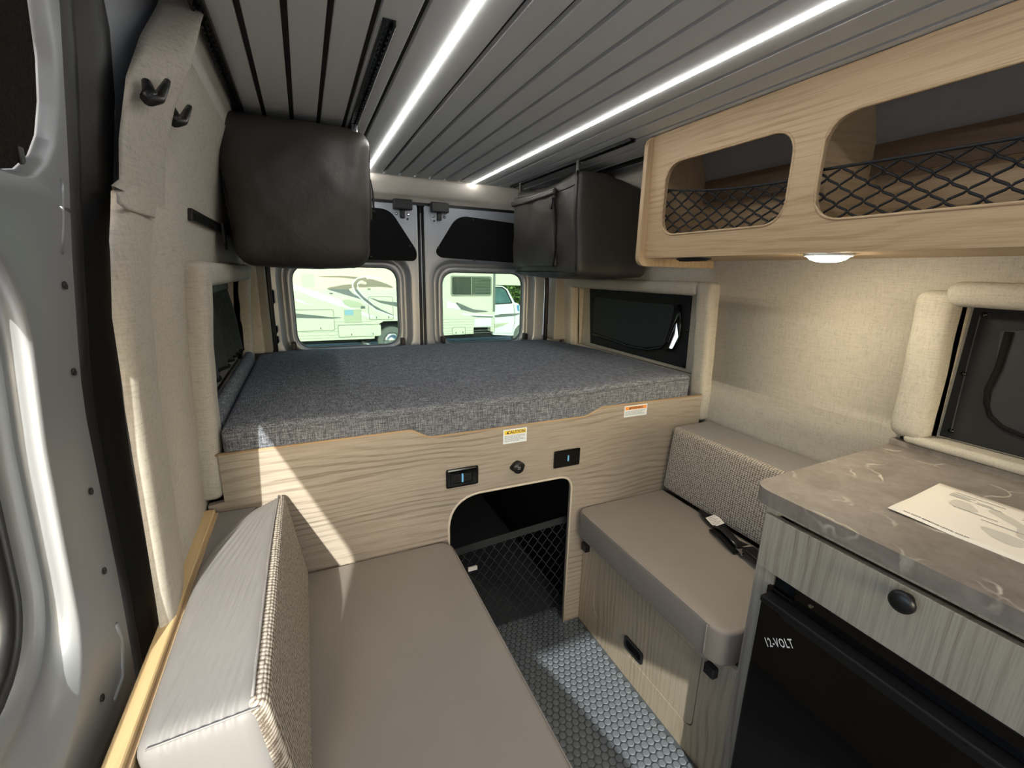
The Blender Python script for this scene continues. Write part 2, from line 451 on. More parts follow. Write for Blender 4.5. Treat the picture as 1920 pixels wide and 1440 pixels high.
# ------------------------------------------------------------------ ground, floor
CEIL = 1.905; YP = 1.322; YR = 2.60
bm = NB(); RVY = 12.0
RVW = at(736, 639, 'y', RVY); GZ = RVW.z - .37
for a in range(1): add_box(bm, -60, 60, -50, 70, GZ - .3, GZ)
ASPH = plain('asphalt', srgb(172, 169, 172), .9, var=.18, vs=3, bump=.4, bs=60)
struct('ground', bm, ASPH, label='grey asphalt of the parking lot outside', cat='ground')

fl = struct('floor', box(-.31, 1.6, -2.4, 2.62, -.06, 0), FLOORM, label='dark grey studded rubber floor of the van', cat='floor')
stud = NB(); add_lathe(stud, [(.0112, 0), (.0105, .0016), (.0088, .0022), (0, .0022)], (0, 0, 0), (0, 0, 1), 12)
sme = bpy.data.meshes.new('coin_stud'); stud.to_mesh(sme); stud.free(); sme.materials.append(STUDM)
for p in sme.polygons: p.use_smooth = False
pos = []
px_, py_ = .0245, .0212
for j in range(80):
    for i in range(40):
        x = .372 + (i + (j % 2) * .5) * px_; y = .30 + j * py_
        if .372 < x < .94 and y < 1.42: pos.append((x, y))
vis = sorted([p for p in pos if p[1] > .70 and (p[0] > .40)], key=lambda p: p[1] - .3 * p[0])[:300]
vset = set(vis)
for p in vis:
    o = bpy.data.objects.new('coin_stud', sme); COL.objects.link(o); o.parent = fl; o.location = (p[0], p[1], 0)
bm = NB()
for p in pos:
    if p not in vset: add_lathe(bm, [(.0112, 0), (.0105, .0016), (.0088, .0022), (0, .0022)], (p[0], p[1], 0), (0, 0, 1), 8)
o = part('coin_studs', bm, STUDM, fl); o['kind'] = 'stuff'

# ------------------------------------------------------------------ ceiling
ceil = struct('ceiling', box(-.158, 1.42, -.75, 2.60, CEIL + .012, CEIL + .05), GROOVE, label='ceiling of grey planks with dark grooves between them', cat='ceiling')
GX = [.008 + .0815 * k for k in range(-2, 18)]
for k in range(len(GX) - 1):
    a, b = GX[k] + .0065, GX[k + 1] - .0065
    if k == 0: a = -.128
    if b > 1.405: b = 1.405
    if a > 1.39: break
    part('plank', box(a, b, -.75, 2.575, CEIL, CEIL + .014, bev=.0015), PLANK, ceil)
def led(xc, y0, label):
    t = thing('led_strip', label, 'LED strip', (xc, (y0 + 2.545) / 2, CEIL), 'ceiling LED strips')
    part('diffuser', box(xc - .0055, xc + .0055, -.70, y0, CEIL - .0035, CEIL + .003, bev=.002), LEDM, t)
    part('channel', box(xc - .010, xc + .010, -.70, y0 + .004, CEIL + .003, CEIL + .011), WHITEP, t)
led(.334, 2.545, 'lit LED strip in the ceiling passing beside the left storage bag')
led(.9065, 2.545, 'lit LED strip in the ceiling nearest the oak overhead cabinet')

# slanted trim between left wall and ceiling
struct('trim_1', grid([[Vector((x, y, z)) for y in (1.19, 1.5, 1.9, 2.3, 2.6)] for x, z in ((-.182, 1.820), (-.175, 1.842), (-.161, 1.893), (-.155, 1.906))]), plain('cream_trim', srgb(205, 202, 192), .5, var=.03), label='pale slanted trim board between left wall and ceiling', cat='trim')

# ------------------------------------------------------------------ side walls
YE_T = [(p.z, p.y) for p in (onT(*q, XP_T) for q in [(300, 1165), (262, 930), (232, 730), (212, 600), (205, 450), (207, 345), (222, 335), (222, 250), (235, 140), (262, 62), (292, 10), (300, -12)])]
YE_T.sort()
def YE(z): return interp(YE_T, z)
def zspan(a, b, n): return [a + (b - a) * k / n for k in range(n + 1)]
def wallgrid(X, y0f, y1, zs, ny, hole=None, extra=()):
    bm = NB(); rows = []
    for z in zs:
        y0 = y0f(z) if callable(y0f) else y0f
        ys = sorted(set([y0 + (y1 - y0) * k / ny for k in range(ny + 1)] if not extra else [y0] + list(extra) + [y1]))
        rows.append([bm.verts.new((X(z), y, z)) for y in ys])
    for a, b in zip(rows, rows[1:]):
        for k in range(len(a) - 1):
            c = (a[k].co + b[k + 1].co) / 2
            if hole and any(h[0] < c.y < h[1] and h[2] < c.z < h[3] for h in hole): continue
            bm.faces.new((a[k], a[k + 1], b[k + 1], b[k]))
    return bm
PY1_T = [(1.53, 1.16), (1.70, 1.09), (1.775, 1.080), (1.925, 1.185), (1.96, 1.21)]
# left rear window hole
HL = (1.41, 2.40, 1.00, 1.365)
zl = sorted(set(zspan(0, 1.83, 30) + [HL[2], HL[3]]))
wl_ = struct('wall_left', wallgrid(XL, lambda z: interp(PY1_T, z) if z > 1.56 else YE(z) * (1 + .014 / -XL(z)) + .11 if z > .6 else .97, 2.62, zl, 0, [HL], (1.30, HL[0], HL[1])), LINEN, True, label='beige linen upholstered left wall of the van', cat='wall')
facing(wl_, 1); thicken(wl_, .03, -1)
# rolled front edge of the upholstered panel
rows = []
for z in zspan(.74, 1.545, 44):
    x = interp(XP_T, z); y = YE(z) * (1 + .014 / -x) - .002
    rows.append([Vector((x - .014 + .018 * math.sin(a), y + .030 * (1 - math.cos(a)), z)) for a in [PI / 2 * k / 8 for k in range(9)]] + [Vector((lerp(x + .004, XL(z) + .0015, e * e), y + .030 + .16 * e, z)) for e in (.25, .5, .75, 1)])
part('panel_edge', grid(rows), LINEN, wl_, True)
# arched pillar upholstery rising into the ceiling
rows = []
for z in zspan(1.53, 1.96, 30):
    y0 = YE(z); t = (z - 1.53) / .43; xp = interp(XP_T, z)
    y1 = max(interp(PY1_T, z), y0 + .015)
    xb = interp([(1.53, -.243), (1.62, -.222), (1.70, -.19), (1.775, -.152), (1.90, -.133), (1.96, -.128)], z)
    row = [Vector((xp - .03, y0 + .12, z)), Vector((xp - .008, y0 + .034, z)), Vector((xp - .001, y0 + .006, z))]
    for k in range(1, 9):
        s = k / 8; row.append(Vector((lerp(xp, xb, math.sin(s * PI / 2)), lerp(y0, y1, s), z)))
    row += [Vector((xb - .006, y1 + .006, z)), Vector((min(XL(z) - .004, -.192), y1 + .016, z))]
    rows.append(row)
part('pillar_pad', grid(rows), LINEN, wl_, True)
part('seam', tube([onT(*q, XP_T, .005) for q in [(222, 362), (224, 380), (238, 390), (262, 398), (288, 406)]], .003, 6), LINEN, wl_, True)
# window recess left
def reveal(X, H, depth, sgn):
    y0, y1, z0, z1 = H; bm = NB()
    ring_in = [(y0, z0), (y1, z0), (y1, z1), (y0, z1)]
    a = [bm.verts.new((X(z), y, z)) for y, z in ring_in]; b = [bm.verts.new((X((z0 + z1) / 2) + sgn * depth, y, z)) for y, z in ring_in]
    for k in range(4): bm.faces.new((a[k], a[(k + 1) % 4], b[(k + 1) % 4], b[k]))
    return bm
part('window_reveal', reveal(XL, HL, .075, -1), LINEN, wl_)
struct('window_1', box(-.345, -.341, HL[0], HL[1], HL[2], HL[3]), plain('privacy_glass', srgb(24, 28, 30), .06, var=.02), label='dark glass of the left rear side window behind the curtain', cat='window')

HR1 = (1.425, 2.44, .985, 1.345); HR2 = (-.25, .575, .995, 1.365)
zr = sorted(set(zspan(0, 1.905, 26) + [.985, 1.345, .995, 1.365]))
wr_ = struct('wall_right', wallgrid(XR, -.75, 2.62, zr, 0, [HR1, HR2], (HR2[0], HR2[1], 1.0, HR1[0], HR1[1])), LINEN, True, label='beige linen upholstered right wall of the van', cat='wall')
facing(wr_, -1); thicken(wr_, .03, -1)
part('window_reveal', reveal(XR, HR1, .065, 1), LINEN, wr_); part('window_reveal', reveal(XR, HR2, .05, 1), LINEN, wr_)
struct('window_2', box(1.665, 1.669, HR1[0] - .02, HR1[1] + .02, HR1[2] - .02, HR1[3] + .02), GLASS, label='glass of the right rear side window behind the black cover', cat='window')
struct('window_3', box(1.650, 1.654, HR2[0] - .02, HR2[1] + .02, HR2[2] - .02, HR2[3] + .02), GLASS, label='glass of the galley side window behind its black cover', cat='window')

# padded surrounds
def pad_bar(X, sgn, y0, y1, z0, z1, out, r, wob=.003, seed=0, taper=0):
    xm = 0
    def fn(p):
        k = mnoise.noise(Vector((p.y * 9 + seed, p.z * 9, seed))) * wob
        return Vector((X(p.z) - sgn * (p.x) - sgn * k, p.y + k, p.z + k * .6))
    lo = (-.02, y0, z0); hi = (out, y1, z1)
    ny = max(3, int((y1 - y0) / .03)); nz = max(3, int((z1 - z0) / .03))
    return softbox(lo, hi, r, (3, ny, nz), fn)
def surround(label, X, sgn, bars, group):
    c = bars[0]; t = thing('padded_window_surround', label, 'window surround', (X(1.0), (c[0] + c[1]) / 2, c[2]), group)
    for i, (y0, y1, z0, z1, out, r) in enumerate(bars): part('pad', pad_bar(X, sgn, y0, y1, z0, z1, out, r, seed=i * 3.3), LINEN_PAD, t, True)
    return t
surround('beige padded surround of the left rear window, around the dark curtain', XL, -1, [(1.318, 1.412, .80, 1.432, .042, .022), (1.41, 2.44, 1.366, 1.432, .040, .022), (2.40, 2.475, .93, 1.40, .034, .018)], 'padded window surrounds')
surround('beige padded surround of the right rear window beside the bed', XR, 1, [(1.338, 1.426, .80, 1.402, .045, .022), (1.42, 2.56, 1.343, 1.402, .044, .022), (2.422, 2.56, .93, 1.38, .040, .018)], 'padded window surrounds')
surround('beige padded surround of the galley window above the worktop', XR, 1, [(.572, .66, .985, 1.402, .055, .03), (-.3, .60, 1.362, 1.425, .055, .03), (-.3, .62, .974, 1.0, .050, .012)], 'padded window surrounds')

# ------------------------------------------------------------------ rear end: header, pillars, doors
rows = []
hx = [-.20 + 1.80 * k / 40 for k in range(41)]
for k, (y, z) in enumerate([(2.535, 1.906), (2.528, 1.895), (2.534, 1.868), (2.545, 1.845), (2.556, 1.828), (2.575, 1.812), (2.590, 1.806), (2.596, 1.792), (2.612, 1.786), (2.640, 1.786)]):
    row = []
    for x in hx:
        st = 1 / (1 + math.exp(-(x - .50) / .012)) * (1 - 1 / (1 + math.exp(-(x - .95) / .012)))
        d = .010 * (1 - st) if 2 <= k <= 4 else 0
        row.append(Vector((x, y + d, z)))
    rows.append(row)
whead = struct('wall_rear', grid(rows), HEADER, True, label='cream painted header and pillars around the rear doors', cat='wall')
thicken(whead, .02, 1)
part('pillar', box(-.33, -.205, 2.50, 2.66, 1.004, 1.80, bev=.01, seg=2), LINEN, whead)
part('pillar', box(1.455, 1.62, 2.50, 2.66, 1.004, 1.80, bev=.01, seg=2), plain('taupe_pillar_trim', srgb(150, 146, 138), .7, var=.03), whead)
part('lower_pillar', box(-.33, -.150, 2.592, 2.66, 0, 1.02), LINEN, whead); part('lower_pillar', box(1.43, 1.62, 2.592, 2.66, 0, 1.02), LINEN, whead)
part('pillar_strip', box(-.235, -.170, 2.515, 2.60, 1.004, 1.80, bev=.008, seg=2), plain('grey_pillar_trim', srgb(142, 138, 128), .7, var=.03), whead)
part('roof_gap_seal', box(-.18, 1.44, 2.60, 2.63, 1.770, 1.792, bev=.004), RUBBER, whead)
part('side_seal', tube([(-.163, 2.585, .4), (-.163, 2.585, 1.30), (-.155, 2.59, 1.80)], .014, 10), RUBBER, whead, True)
part('side_seal', tube([(1.437, 2.585, .4), (1.437, 2.585, 1.30), (1.42, 2.59, 1.80)], .014, 10), RUBBER, whead, True)
def rear_door(n, x0, x1, win, label):
    d = thing('door_%d' % n, label, 'door', ((x0 + x1) / 2, YR, .3)); d['kind'] = 'structure'
    u0, u1, v0, v1 = win; c = ((u0 + u1) / 2, (v0 + v1) / 2)
    P = lambda g, r: rrect(u0 - g, u1 + g, v0 - g, v1 + g, r, 8)
    outl = [(x0, .30), (x1, .30), (x1, 1.775), (x0, 1.775)]
    # stamped inner skin: rings from the glass edge to the door outline
    sk = ringloft([(P(.004, .075), .060), (P(.005, .076), .040), (P(.007, .078), .036), (P(.028, .09), .032), (P(.031, .093), .036), (P(.033, .094), .064), (P(.052, .105), .066), (P(.056, .108), .060), (P(.066, .115), .010), (P(.070, .12), .002), (P(.076, .125), 0), (P(.10, .14), 0), (outl, .0)], c, XZ(YR), 140)
    o = part('inner_skin', sk, PAINT, d, True, label='silver painted inner skin'); 
    part('edge', plate(rpoly(outl, .01), [rrect(x0 + .012, x1 - .012, .31, 1.763, .01)], XZ(YR + .001), .05), PAINT, d)
    part('window_rubber', plate(P(.008, .08), [P(-.002, .072)], XZ(YR + .054), .012), plain('window_rubber', srgb(92, 96, 98), .5), d)
    part('pane', plate(P(.006, .075), [], XZ(YR + .064), .004), GLASSG, d)
    return d
WL = (-.055, .487, 1.00, 1.435); WR = (.755, 1.285, .99, 1.418)
dL = rear_door(1, -.150, .600, WL, 'left rear cargo door in silver paint with black upper panel')
dR = rear_door(2, .645, 1.425, WR, 'right rear cargo door in silver paint with black upper panel')
def insert(d, pts, rs, screws, flip=1):
    a = part('upper_panel', plate(rpoly(pts, rs, 8), [], XZ(YR - .006), .012), BLACKM, d, label='flat black insert panel')
    for x, z in screws: part('screw', lathe([(.007, 0), (.006, -.003), (0, -.004)], (x, YR - .006, z), (0, 1, 0), 10), BLACK, a, True)
insert(dL, [(-.12, 1.475), (.590, 1.475), (.596, 1.53), (.455, 1.742), (-.12, 1.755)], [.05, .09, .07, .09, .05], [(.37, 1.725), (.555, 1.555), (.345, 1.49)])
insert(dR, [(.700, 1.53), (.730, 1.500), (1.40, 1.478), (1.40, 1.705), (.835, 1.738)], [.07, .09, .05, .05, .10], [(.72, 1.555), (.93, 1.72), (.94, 1.495)])
for d, xc, s in ((dL, .520, 1), (dR, .725, -1)):
    h = part('hinge_plate', plate(rpoly([(xc - .055, 1.77), (xc + .055, 1.77), (xc + .06, 1.70), (xc + .02 * s, 1.672), (xc - .045, 1.70)], .012), [], XZ(YR - .004), .006), PAINT, d)
    part('latch_cover', box(xc - .050, xc + .050, YR - .045, YR, 1.742, 1.795, bev=.006, seg=2), BLACK, h)
    part('latch', box(xc - .012, xc + .012, YR - .022, YR, 1.700, 1.745, bev=.003), BLACK, h)
    for q in (-.032, .032): part('bolt', lathe([(.008, 0), (.008, -.004), (.004, -.006), (0, -.006)], (xc + q, YR - .004, 1.722), (0, 1, 0), 8), CHROME, h)
    part('bolt', lathe([(.006, 0), (.006, -.003), (0, -.003)], (xc + .028 * s, YR - .004, 1.698), (0, 1, 0), 8), BLACK, h)
# grab stubs at window sills
for d, x in ((dL, -.075), (dL, .50), (dR, .742), (dR, 1.30)):
    part('clip', box(x - .012, x + .012, YR - .01, YR + .03, 1.0, 1.04, bev=.004), BLACK, d)
# centre seam between the doors
part('centre_post', box(.606, .640, 2.615, 2.66, .3, 1.78), BLACK, whead)
part('door_seal', tube([(.610, 2.612, .3), (.612, 2.612, 1.0), (.616, 2.612, 1.775)], .008, 8), RUBBER, whead, True)
part('door_seal', tube([(.634, 2.612, .3), (.634, 2.612, 1.0), (.636, 2.612, 1.775)], .008, 8), RUBBER, whead, True)
part('seam_edge', tube([(.6225, 2.606, .3), (.6225, 2.606, 1.735)], .004, 6), PAINT, whead, True)
struct('wall_under_rear', box(-.31, 1.6, 2.66, 2.68, -.05, .98), PAINT, label='lower rear body panel behind the bed', cat='wall').name = 'wall_rear_lower'

# ------------------------------------------------------------------ sliding side door (left)
XD = lambda z: interp(XD_T, z)
ro = sorted([(p.z, p.y) for p in (onT(*q, XD_T) for q in [(112, 10), (128, 300), (135, 470), (150, 700), (185, 900), (225, 1100), (250, 1240), (262, 1330)])])
so = sorted([(p.z, p.y) for p in (onT(*q, XD_T) for q in [(190, 0), (205, 60), (217, 200), (211, 330), (217, 600), (240, 850), (300, 1165)])])
RO = lambda z: interp(ro, z)
SO = lambda z: max(interp(so, z), RO(z) + .03)
DX = lambda u, v, w: Vector((XD(v) - w, u, v))
d3 = thing('door_3', 'sliding side door in silver paint with window and dark carpeted upper panel', 'door', (XD(.4), .1, .1)); d3['kind'] = 'structure'
ztop = 1.492
lowout = [(-.55, .06)] + [(RO(z), z) for z in zspan(.06, ztop, 24)] + [(-.55, ztop)]
RIM = rrect(-.50, .700, .800, 1.476, .15, 12); RIM2 = rrect(-.506, .707, .793, 1.482, .155, 12)
JMB = rrect(-.50, .716, .868, 1.452, .14, 12); JM2 = rrect(-.492, .706, .878, 1.446, .13, 12)
FRM = rrect(-.47, .684, .905, 1.440, .12, 12); FR2 = rrect(-.465, .679, .910, 1.436, .115, 12)
GLS = rrect(-.45, .656, .935, 1.424, .10, 12); GL2 = rrect(-.455, .662, .928, 1.428, .105, 12)
sk = ringloft([(FR2, .044), (FRM, .034), (JM2, .030), (JMB, .034), (rrect(-.50, .712, .840, 1.462, .145, 12), .018), (RIM, .002), (RIM2, 0), (lowout, 0)], (.1, 1.16), DX, 240)
# refine long panels so they follow the curved wall
bmesh.ops.subdivide_edges(sk, edges=[e for e in sk.edges if e.calc_length() > .09], cuts=3, use_grid_fill=True)
sko = part('inner_skin', sk, PAINT_D, d3, True)
part('window_rubber', ringloft([(FRM, .046), (FR2, .038), (GL2, .037), (GLS, .042), (GLS, .052)], (.1, 1.16), DX, 200), BLACK, d3, True)
part('pane', ringloft([(GL2, .046), ([(.095, 1.155), (.105, 1.155), (.105, 1.165), (.095, 1.165)], .046)], (.1, 1.16), DX, 80), GLASS, d3)
upo = [(-.55, ztop)] + [(RO(z), z) for z in zspan(ztop, 1.85, 12)] + [(-.55, 1.85)]
ei = [(p.y, p.z) for p in (onT(*q, XD_T) for q in [(0, 315), (35, 326), (60, 325), (85, 300), (98, 262), (103, 200), (100, 120), (85, 0)])]
def shrink(poly, c, k): return [(c[0] + (p[0] - c[0]) * k, c[1] + (p[1] - c[1]) * k) for p in poly]
ins = [(-.5, 1.84), (-.5, ei[0][1])] + ei + [(ei[-1][0], 1.84)]
cc = (.15, 1.67)
part('upper_skin', ringloft([(shrink(ins, cc, .975), .018), (shrink(ins, cc, .99), .012), (ins, .002), (shrink(ins, cc, 1.02), 0), (upo, 0)], cc, DX, 160), PAINT_D, d3, True)
part('carpet_insert', ringloft([(shrink(ins, cc, .985), .013), (shrink(ins, cc, .3), .013), (shrink(ins, cc, .02), .013)], cc, DX, 100), CARPET, d3, label='dark carpeted insert')
sp = onT(41, 292, XD_T, -.012)
part('insert_slot', softbox((sp.x - .003, sp.y - .006, sp.z - .010), (sp.x + .001, sp.y + .006, sp.z + .010), .0015, (2, 3, 3)), BLACK, d3, True)
for q in [(123, 535), (140, 697), (172, 921), (197, 1070), (193, 1308)]:
    p = onT(q[0], q[1], XD_T, .002)
    part('clip_hole', lathe([(.0052, -.001), (.0055, .0004), (.004, .0006), (0, -.001)], p, (1, 0, .1), 12), BLACK, d3, True)
part('stamped_rib', tube([onT(*q, XD_T) for q in [(114, 335), (116.5, 370), (117, 405), (116.5, 440), (115, 475)]], .0026, 8), PAINT_D, d3, True)
part('stamped_rib', tube([onT(*q, XD_T) for q in [(217, 1170), (226, 1195), (229, 1225), (228, 1270), (213, 1313)]], .004, 6), PAINT_D, d3, True)
# rubber weather seal around the opening
rows = []
prof = [(-.02, -.022), (.05, -.008), (.14, .002), (.25, .0), (.32, -.016), (.36, -.014), (.46, .006), (.62, .012), (.80, .010), (.92, -.002), (1.0, -.02)]
for z in zspan(.05, 1.93, 60):
    a, b = RO(z), SO(z)
    rows.append([Vector((XD(z) + dx, lerp(a, b, s), z)) for s, dx in prof])
sl = struct('trim_2', grid(rows), RUBBER, True, label='black rubber weather seal beside the sliding door', cat='trim')
# painted door frame between seal and upholstery
rows = [[Vector((lerp(XD(z) + .004, interp(XP_T, z) - .016, min(1, s * 1.5)), lerp(SO(z) - .015, YE(z) + .16, s), z)) for s in (0, .2, .4, .7, 1)] for z in zspan(.02, 1.97, 44)]
struct('trim_3', grid(rows), PAINT, True, label='silver painted door pillar edge above the weather seal', cat='trim')

# ------------------------------------------------------------------ van front behind the camera (shell with windscreen and cab doors)
FRONTM = plain('grey_cab_trim', srgb(120, 118, 116), .8, var=.05)
def sidewall(name, x, holes, label):
    struct(name, plate([(-2.6, -.05), (-.55, -.05), (-.55, 1.93), (-2.6, 1.93)], holes, YZ(x), .03), FRONTM, label=label, cat='wall')
cabwin = rpoly([(-2.15, .95), (-.95, .85), (-.95, 1.38), (-1.55, 1.38)], .06)
sidewall('wall_left_cab', -.345, [cabwin], 'left cab wall with passenger door window, behind the camera')
sidewall('wall_right_cab', 1.605, [cabwin], 'right cab wall with driver door window, behind the camera')
struct('window_4', plate(cabwin, [], YZ(-.335), .004), GLASS, label='passenger door window behind the camera', cat='window')
struct('window_5', plate(cabwin, [], YZ(1.62), .004), GLASS, label='driver door window behind the camera', cat='window')
bm = NB(); add_box(bm, -.34, 1.63, -.75, -.5, CEIL, CEIL + .05)
struct('ceiling_cab', plate([(-2.62, .0)] , [], YZ(0), 0) if False else grid([[Vector((x, y, z)) for x in (-.345, 1.635)] for y, z in ((-.70, 1.93), (-1.2, 1.80), (-1.72, 1.50))]), FRONTM, label='grey cab headliner behind the camera', cat='ceiling')
struct('wall_front', grid([[Vector((x, y, z)) for x in (-.345, 1.635)] for y, z in ((-2.62, -.05), (-2.62, .95), (-2.2, .97), (-1.9, .88), (-1.85, .2))]), FRONTM, label='grey dashboard and firewall behind the camera', cat='wall')
struct('window_6', grid([[Vector((x, y, z)) for x in (-.345, 1.635)] for y, z in ((-1.72, 1.50), (-2.62, .95))]), GLASS, label='windscreen behind the camera', cat='window')
ps = thing('seat_sun_blocker', 'unseen grey seat form added behind the camera to shade the floor', 'seat', (.1, -1.2, 0))  # unseen seat form, added to block sun and bound the floor light
part('backrest', plate(rpoly([(-.16, .35), (.36, .35), (.385, .86), (.19, 1.105), (.10, 1.16), (-.02, 1.16), (-.14, 1.10)], [.05, .05, .05, .05, .04, .04, .06], 5), [], XZ(-1.10), .11), FRONTM, ps)  # sloped shoulder shaped for the edge of its shadow on the floor
part('headrest', softbox((-.03, -1.10, 1.19), (.13, -1.02, 1.36), .03, (4, 3, 4)), FRONTM, ps, True)
part('headrest_post', tube([(.02, -1.05, 1.14), (.02, -1.05, 1.22)], .008, 8), CHROME, ps); part('headrest_post', tube([(.08, -1.05, 1.14), (.08, -1.05, 1.22)], .008, 8), CHROME, ps)
part('seat', softbox((-.16, -1.58, .30), (.36, -1.06, .46), .05, (4, 4, 3)), FRONTM, ps, True)
part('pedestal', box(-.10, .30, -1.52, -1.10, 0, .31), FRONTM, ps)
struct('wall_left_outer', box(-.41, -.395, .80, 2.66, -.1, 1.98), PAINT, label='outer left body side behind the sliding door', cat='wall')
struct('wall_left_front', box(-.36, -.30, -.66, -.50, 0, 1.93), FRONTM, label='left pillar between cab and sliding door', cat='wall')
struct('ceiling_outer', box(-.36, 1.66, -.75, 2.66, CEIL + .05, CEIL + .08), PAINT, label='outer van roof above the ceiling planks', cat='roof')
struct('wall_right_fill', box(1.40, 1.66, -.75, 2.66, CEIL - .004, CEIL + .05), PAINT, label='roof rail above the right wall', cat='wall')
struct('wall_left_fill', box(-.36, -.22, -.75, .80, 1.862, CEIL + .05), PAINT, label='roof rail above the left wall', cat='wall')

# ------------------------------------------------------------------ rails on ceiling and wall
def rail(label, xc, y0, y1, z=CEIL, w=.026):
    t = thing('mounting_rail', label, 'rail', (xc, (y0 + y1) / 2, z), 'black mounting rails')
    bm = NB(); add_box(bm, xc - w / 2, xc + w / 2, y0, y1, z - .003, z - .0005)
    for s in (-1, 1): add_box(bm, xc + s * (w / 2 - .003) - .003, xc + s * (w / 2 - .003) + .003, y0, y1, z - .012, z - .002, bev=.001)
    part('track', bm, BLACK, t)
    bm = NB(); y = y0 + .02
    while y < y1 - .01:
        for s in (-1, 1): add_box(bm, xc + s * .0065 - .003, xc + s * .0065 + .003, y, y + .011, z - .012, z - .006)
        y += .0254
    part('teeth', bm, BLACK, t)
    return t
rail('black slotted rail on the ceiling along the left wall', -.140, 1.02, 2.40)
rail('short-ended black slotted rail on the ceiling beside the left LED strip', .197, 1.04, 2.40)
rail('black slotted rail on the ceiling holding the front of the right bag', 1.125, 1.43, 2.48)
rail('black slotted rail on the ceiling half hidden behind the right bag', 1.335, 1.40, 2.48)
p = onL(360, 398); q = onL(412, 420)
t = thing('wall_rail', 'short black rail on the left wall holding the left bag', 'rail', (p.x, p.y, p.z))
def wr(pp): return Vector((XL(pp.z) + pp.x, pp.y, pp.z))
part('track', softbox((.0, 1.36, 1.528), (.010, 2.35, 1.556), .002, (1, 8, 2), wr), BLACK, t)
part('slot', softbox((.009, 1.38, 1.538), (.0115, 2.33, 1.546), .001, (1, 8, 1), wr), BLACKM, t)

# ------------------------------------------------------------------ hanging storage bags
def wr_noise(p, f, a): return mnoise.noise(p * f) * a
t = thing('storage_bag', 'big black soft storage bag hanging on the left, its plain end facing us', 'bag', (.0, 2.0, 1.42), 'hanging storage bags')
def bagL(p):
    u = (p.x - .01) / .235; v = (p.z - 1.66) / .245; q = p.copy()
    k = max(0, 1 - abs(u)) * max(0, 1 - abs(v))
    if p.y < 1.9:
        q.y -= .030 * min(1, 2.2 * k) * (1 - (p.y - 1.7) / .2) if p.y < 1.9 else 0
    q.x += .012 * (-v) * (1 if u < 0 else -1.2) * abs(u)
    if v < -.6: q.z -= .018 * (1 - u * u) * min(1, (-.6 - v) * 2.5)
    if v > .5: q.x += -.0
    n = wr_noise(p, 7, .008) + wr_noise(p + Vector((3, 1, 2)), 16, .003)
    q += Vector((n, n * .8, n * .5))
    # dent near the upper right corner
    dd = ((p.x - .17) / .06) ** 2 + ((p.z - 1.80) / .08) ** 2
    if p.y < 1.85: q.y += .016 * math.exp(-dd)
    return q
bgL = part('body', softbox((-.205, 1.705, 1.435), (.238, 2.36, 1.888), .055, (22, 16, 22), bagL), BAG, t, True)
def outline(lo, hi, r, y, fn, n=10):
    pts = rrect(lo[0], hi[0], lo[2], hi[2], r, n); return [fn(Vector((a, y, b))) for a, b in pts]
part('piping', tube(outline((-.203, 0, 1.437), (.236, 0, 1.886), .055, 1.765, bagL), .0045, 6, closed=True), BLACK, t, True)
zp = part('side_flap', softbox((.232, 1.80, 1.60), (.252, 2.30, 1.84), .009, (2, 10, 8), lambda p: p + Vector((wr_noise(p, 12, .004), 0, 0))), BAG, t, True)
part('zipper_pull', tube([(.247, 1.775, 1.735), (.252, 1.772, 1.70), (.253, 1.770, 1.672)], .0025, 6), BLACK, zp, True)
part('zipper_tab', box(.249, .256, 1.766, 1.774, 1.640, 1.674, bev=.002), BLACK, zp)
part('strap', box(-.2, -.15, 2.0, 2.04, 1.87, 1.900), BLACK, t)
for x, y in ((-.14, 1.80), (.197, 1.74), (-.14, 2.25), (.197, 2.25)): part('rail_hook', box(x - .009, x + .009, y - .012, y + .012, 1.868, CEIL - .010, bev=.002), CHROME, t)
part('corner_tab', plate(rpoly([(-.018, -.02), (.02, -.045), (.035, .02), (-.01, .045)], .006), [], lambda u, v, w: Vector((-.222 + w, 1.735 + u, 1.515 + v)), .006), BLACK, t)

t = thing('storage_bag', 'black soft storage bag with zip pocket, hanging right beside the oak cabinet', 'bag', (1.29, 2.05, 1.41), 'hanging storage bags')
def bagR(p):
    q = p.copy(); v = (p.z - 1.64) / .235; u = (p.y - 2.05) / .32; uu = (p.x - 1.29) / .2
    # top hangs from hooks at the two ends and sags between them
    if v > .4:
        q.z -= .040 * (v - .4) / .6 * max(0, 1 - u * u) * (1.0 if uu < .2 else .4)
        q.z -= .055 * max(0, uu + .2) * (v - .4) / .6
    q.x -= .018 * max(0, 1 - v * v) * (1 - u * u) if uu < 0 else 0
    if v < -.55: q.z -= .018 * (1 - u * u) * (1 - uu * uu) * min(1, (-.55 - v) * 2.4)
    q.y += .02 * (1 - v) * (0.5 if u > 0 else -.8) * .8
    q.x += .014 * (1 - v) * (1 if uu > 0 else .25)
    n = wr_noise(p + Vector((9, 4, 1)), 8, .010) + wr_noise(p + Vector((1, 7, 2)), 20, .004)
    return q + Vector((n, n * .8, n * .4))
part('body', softbox((1.095, 1.745, 1.415), (1.475, 2.36, 1.868), .030, (14, 22, 18), bagR), BAG, t, True)
LO, HI = (1.095, 1.745, 1.415), (1.475, 2.36, 1.868)
pk = part('pocket', softbox((1.076, 1.90, 1.455), (1.10, 2.335, 1.790), .011, (2, 16, 12), lambda p: bagR(p) + Vector((-.002 + wr_noise(p, 14, .005), 0, .03 if p.z > 1.7 else 0))), BAG, t, True)
part('pocket_flap', softbox((1.066, 1.885, 1.772), (1.086, 2.345, 1.800), .008, (2, 16, 3), lambda p: bagR(p) + Vector((-.004, 0, .010 - .02 * (p.y - 1.885)))), BAG, pk, True)
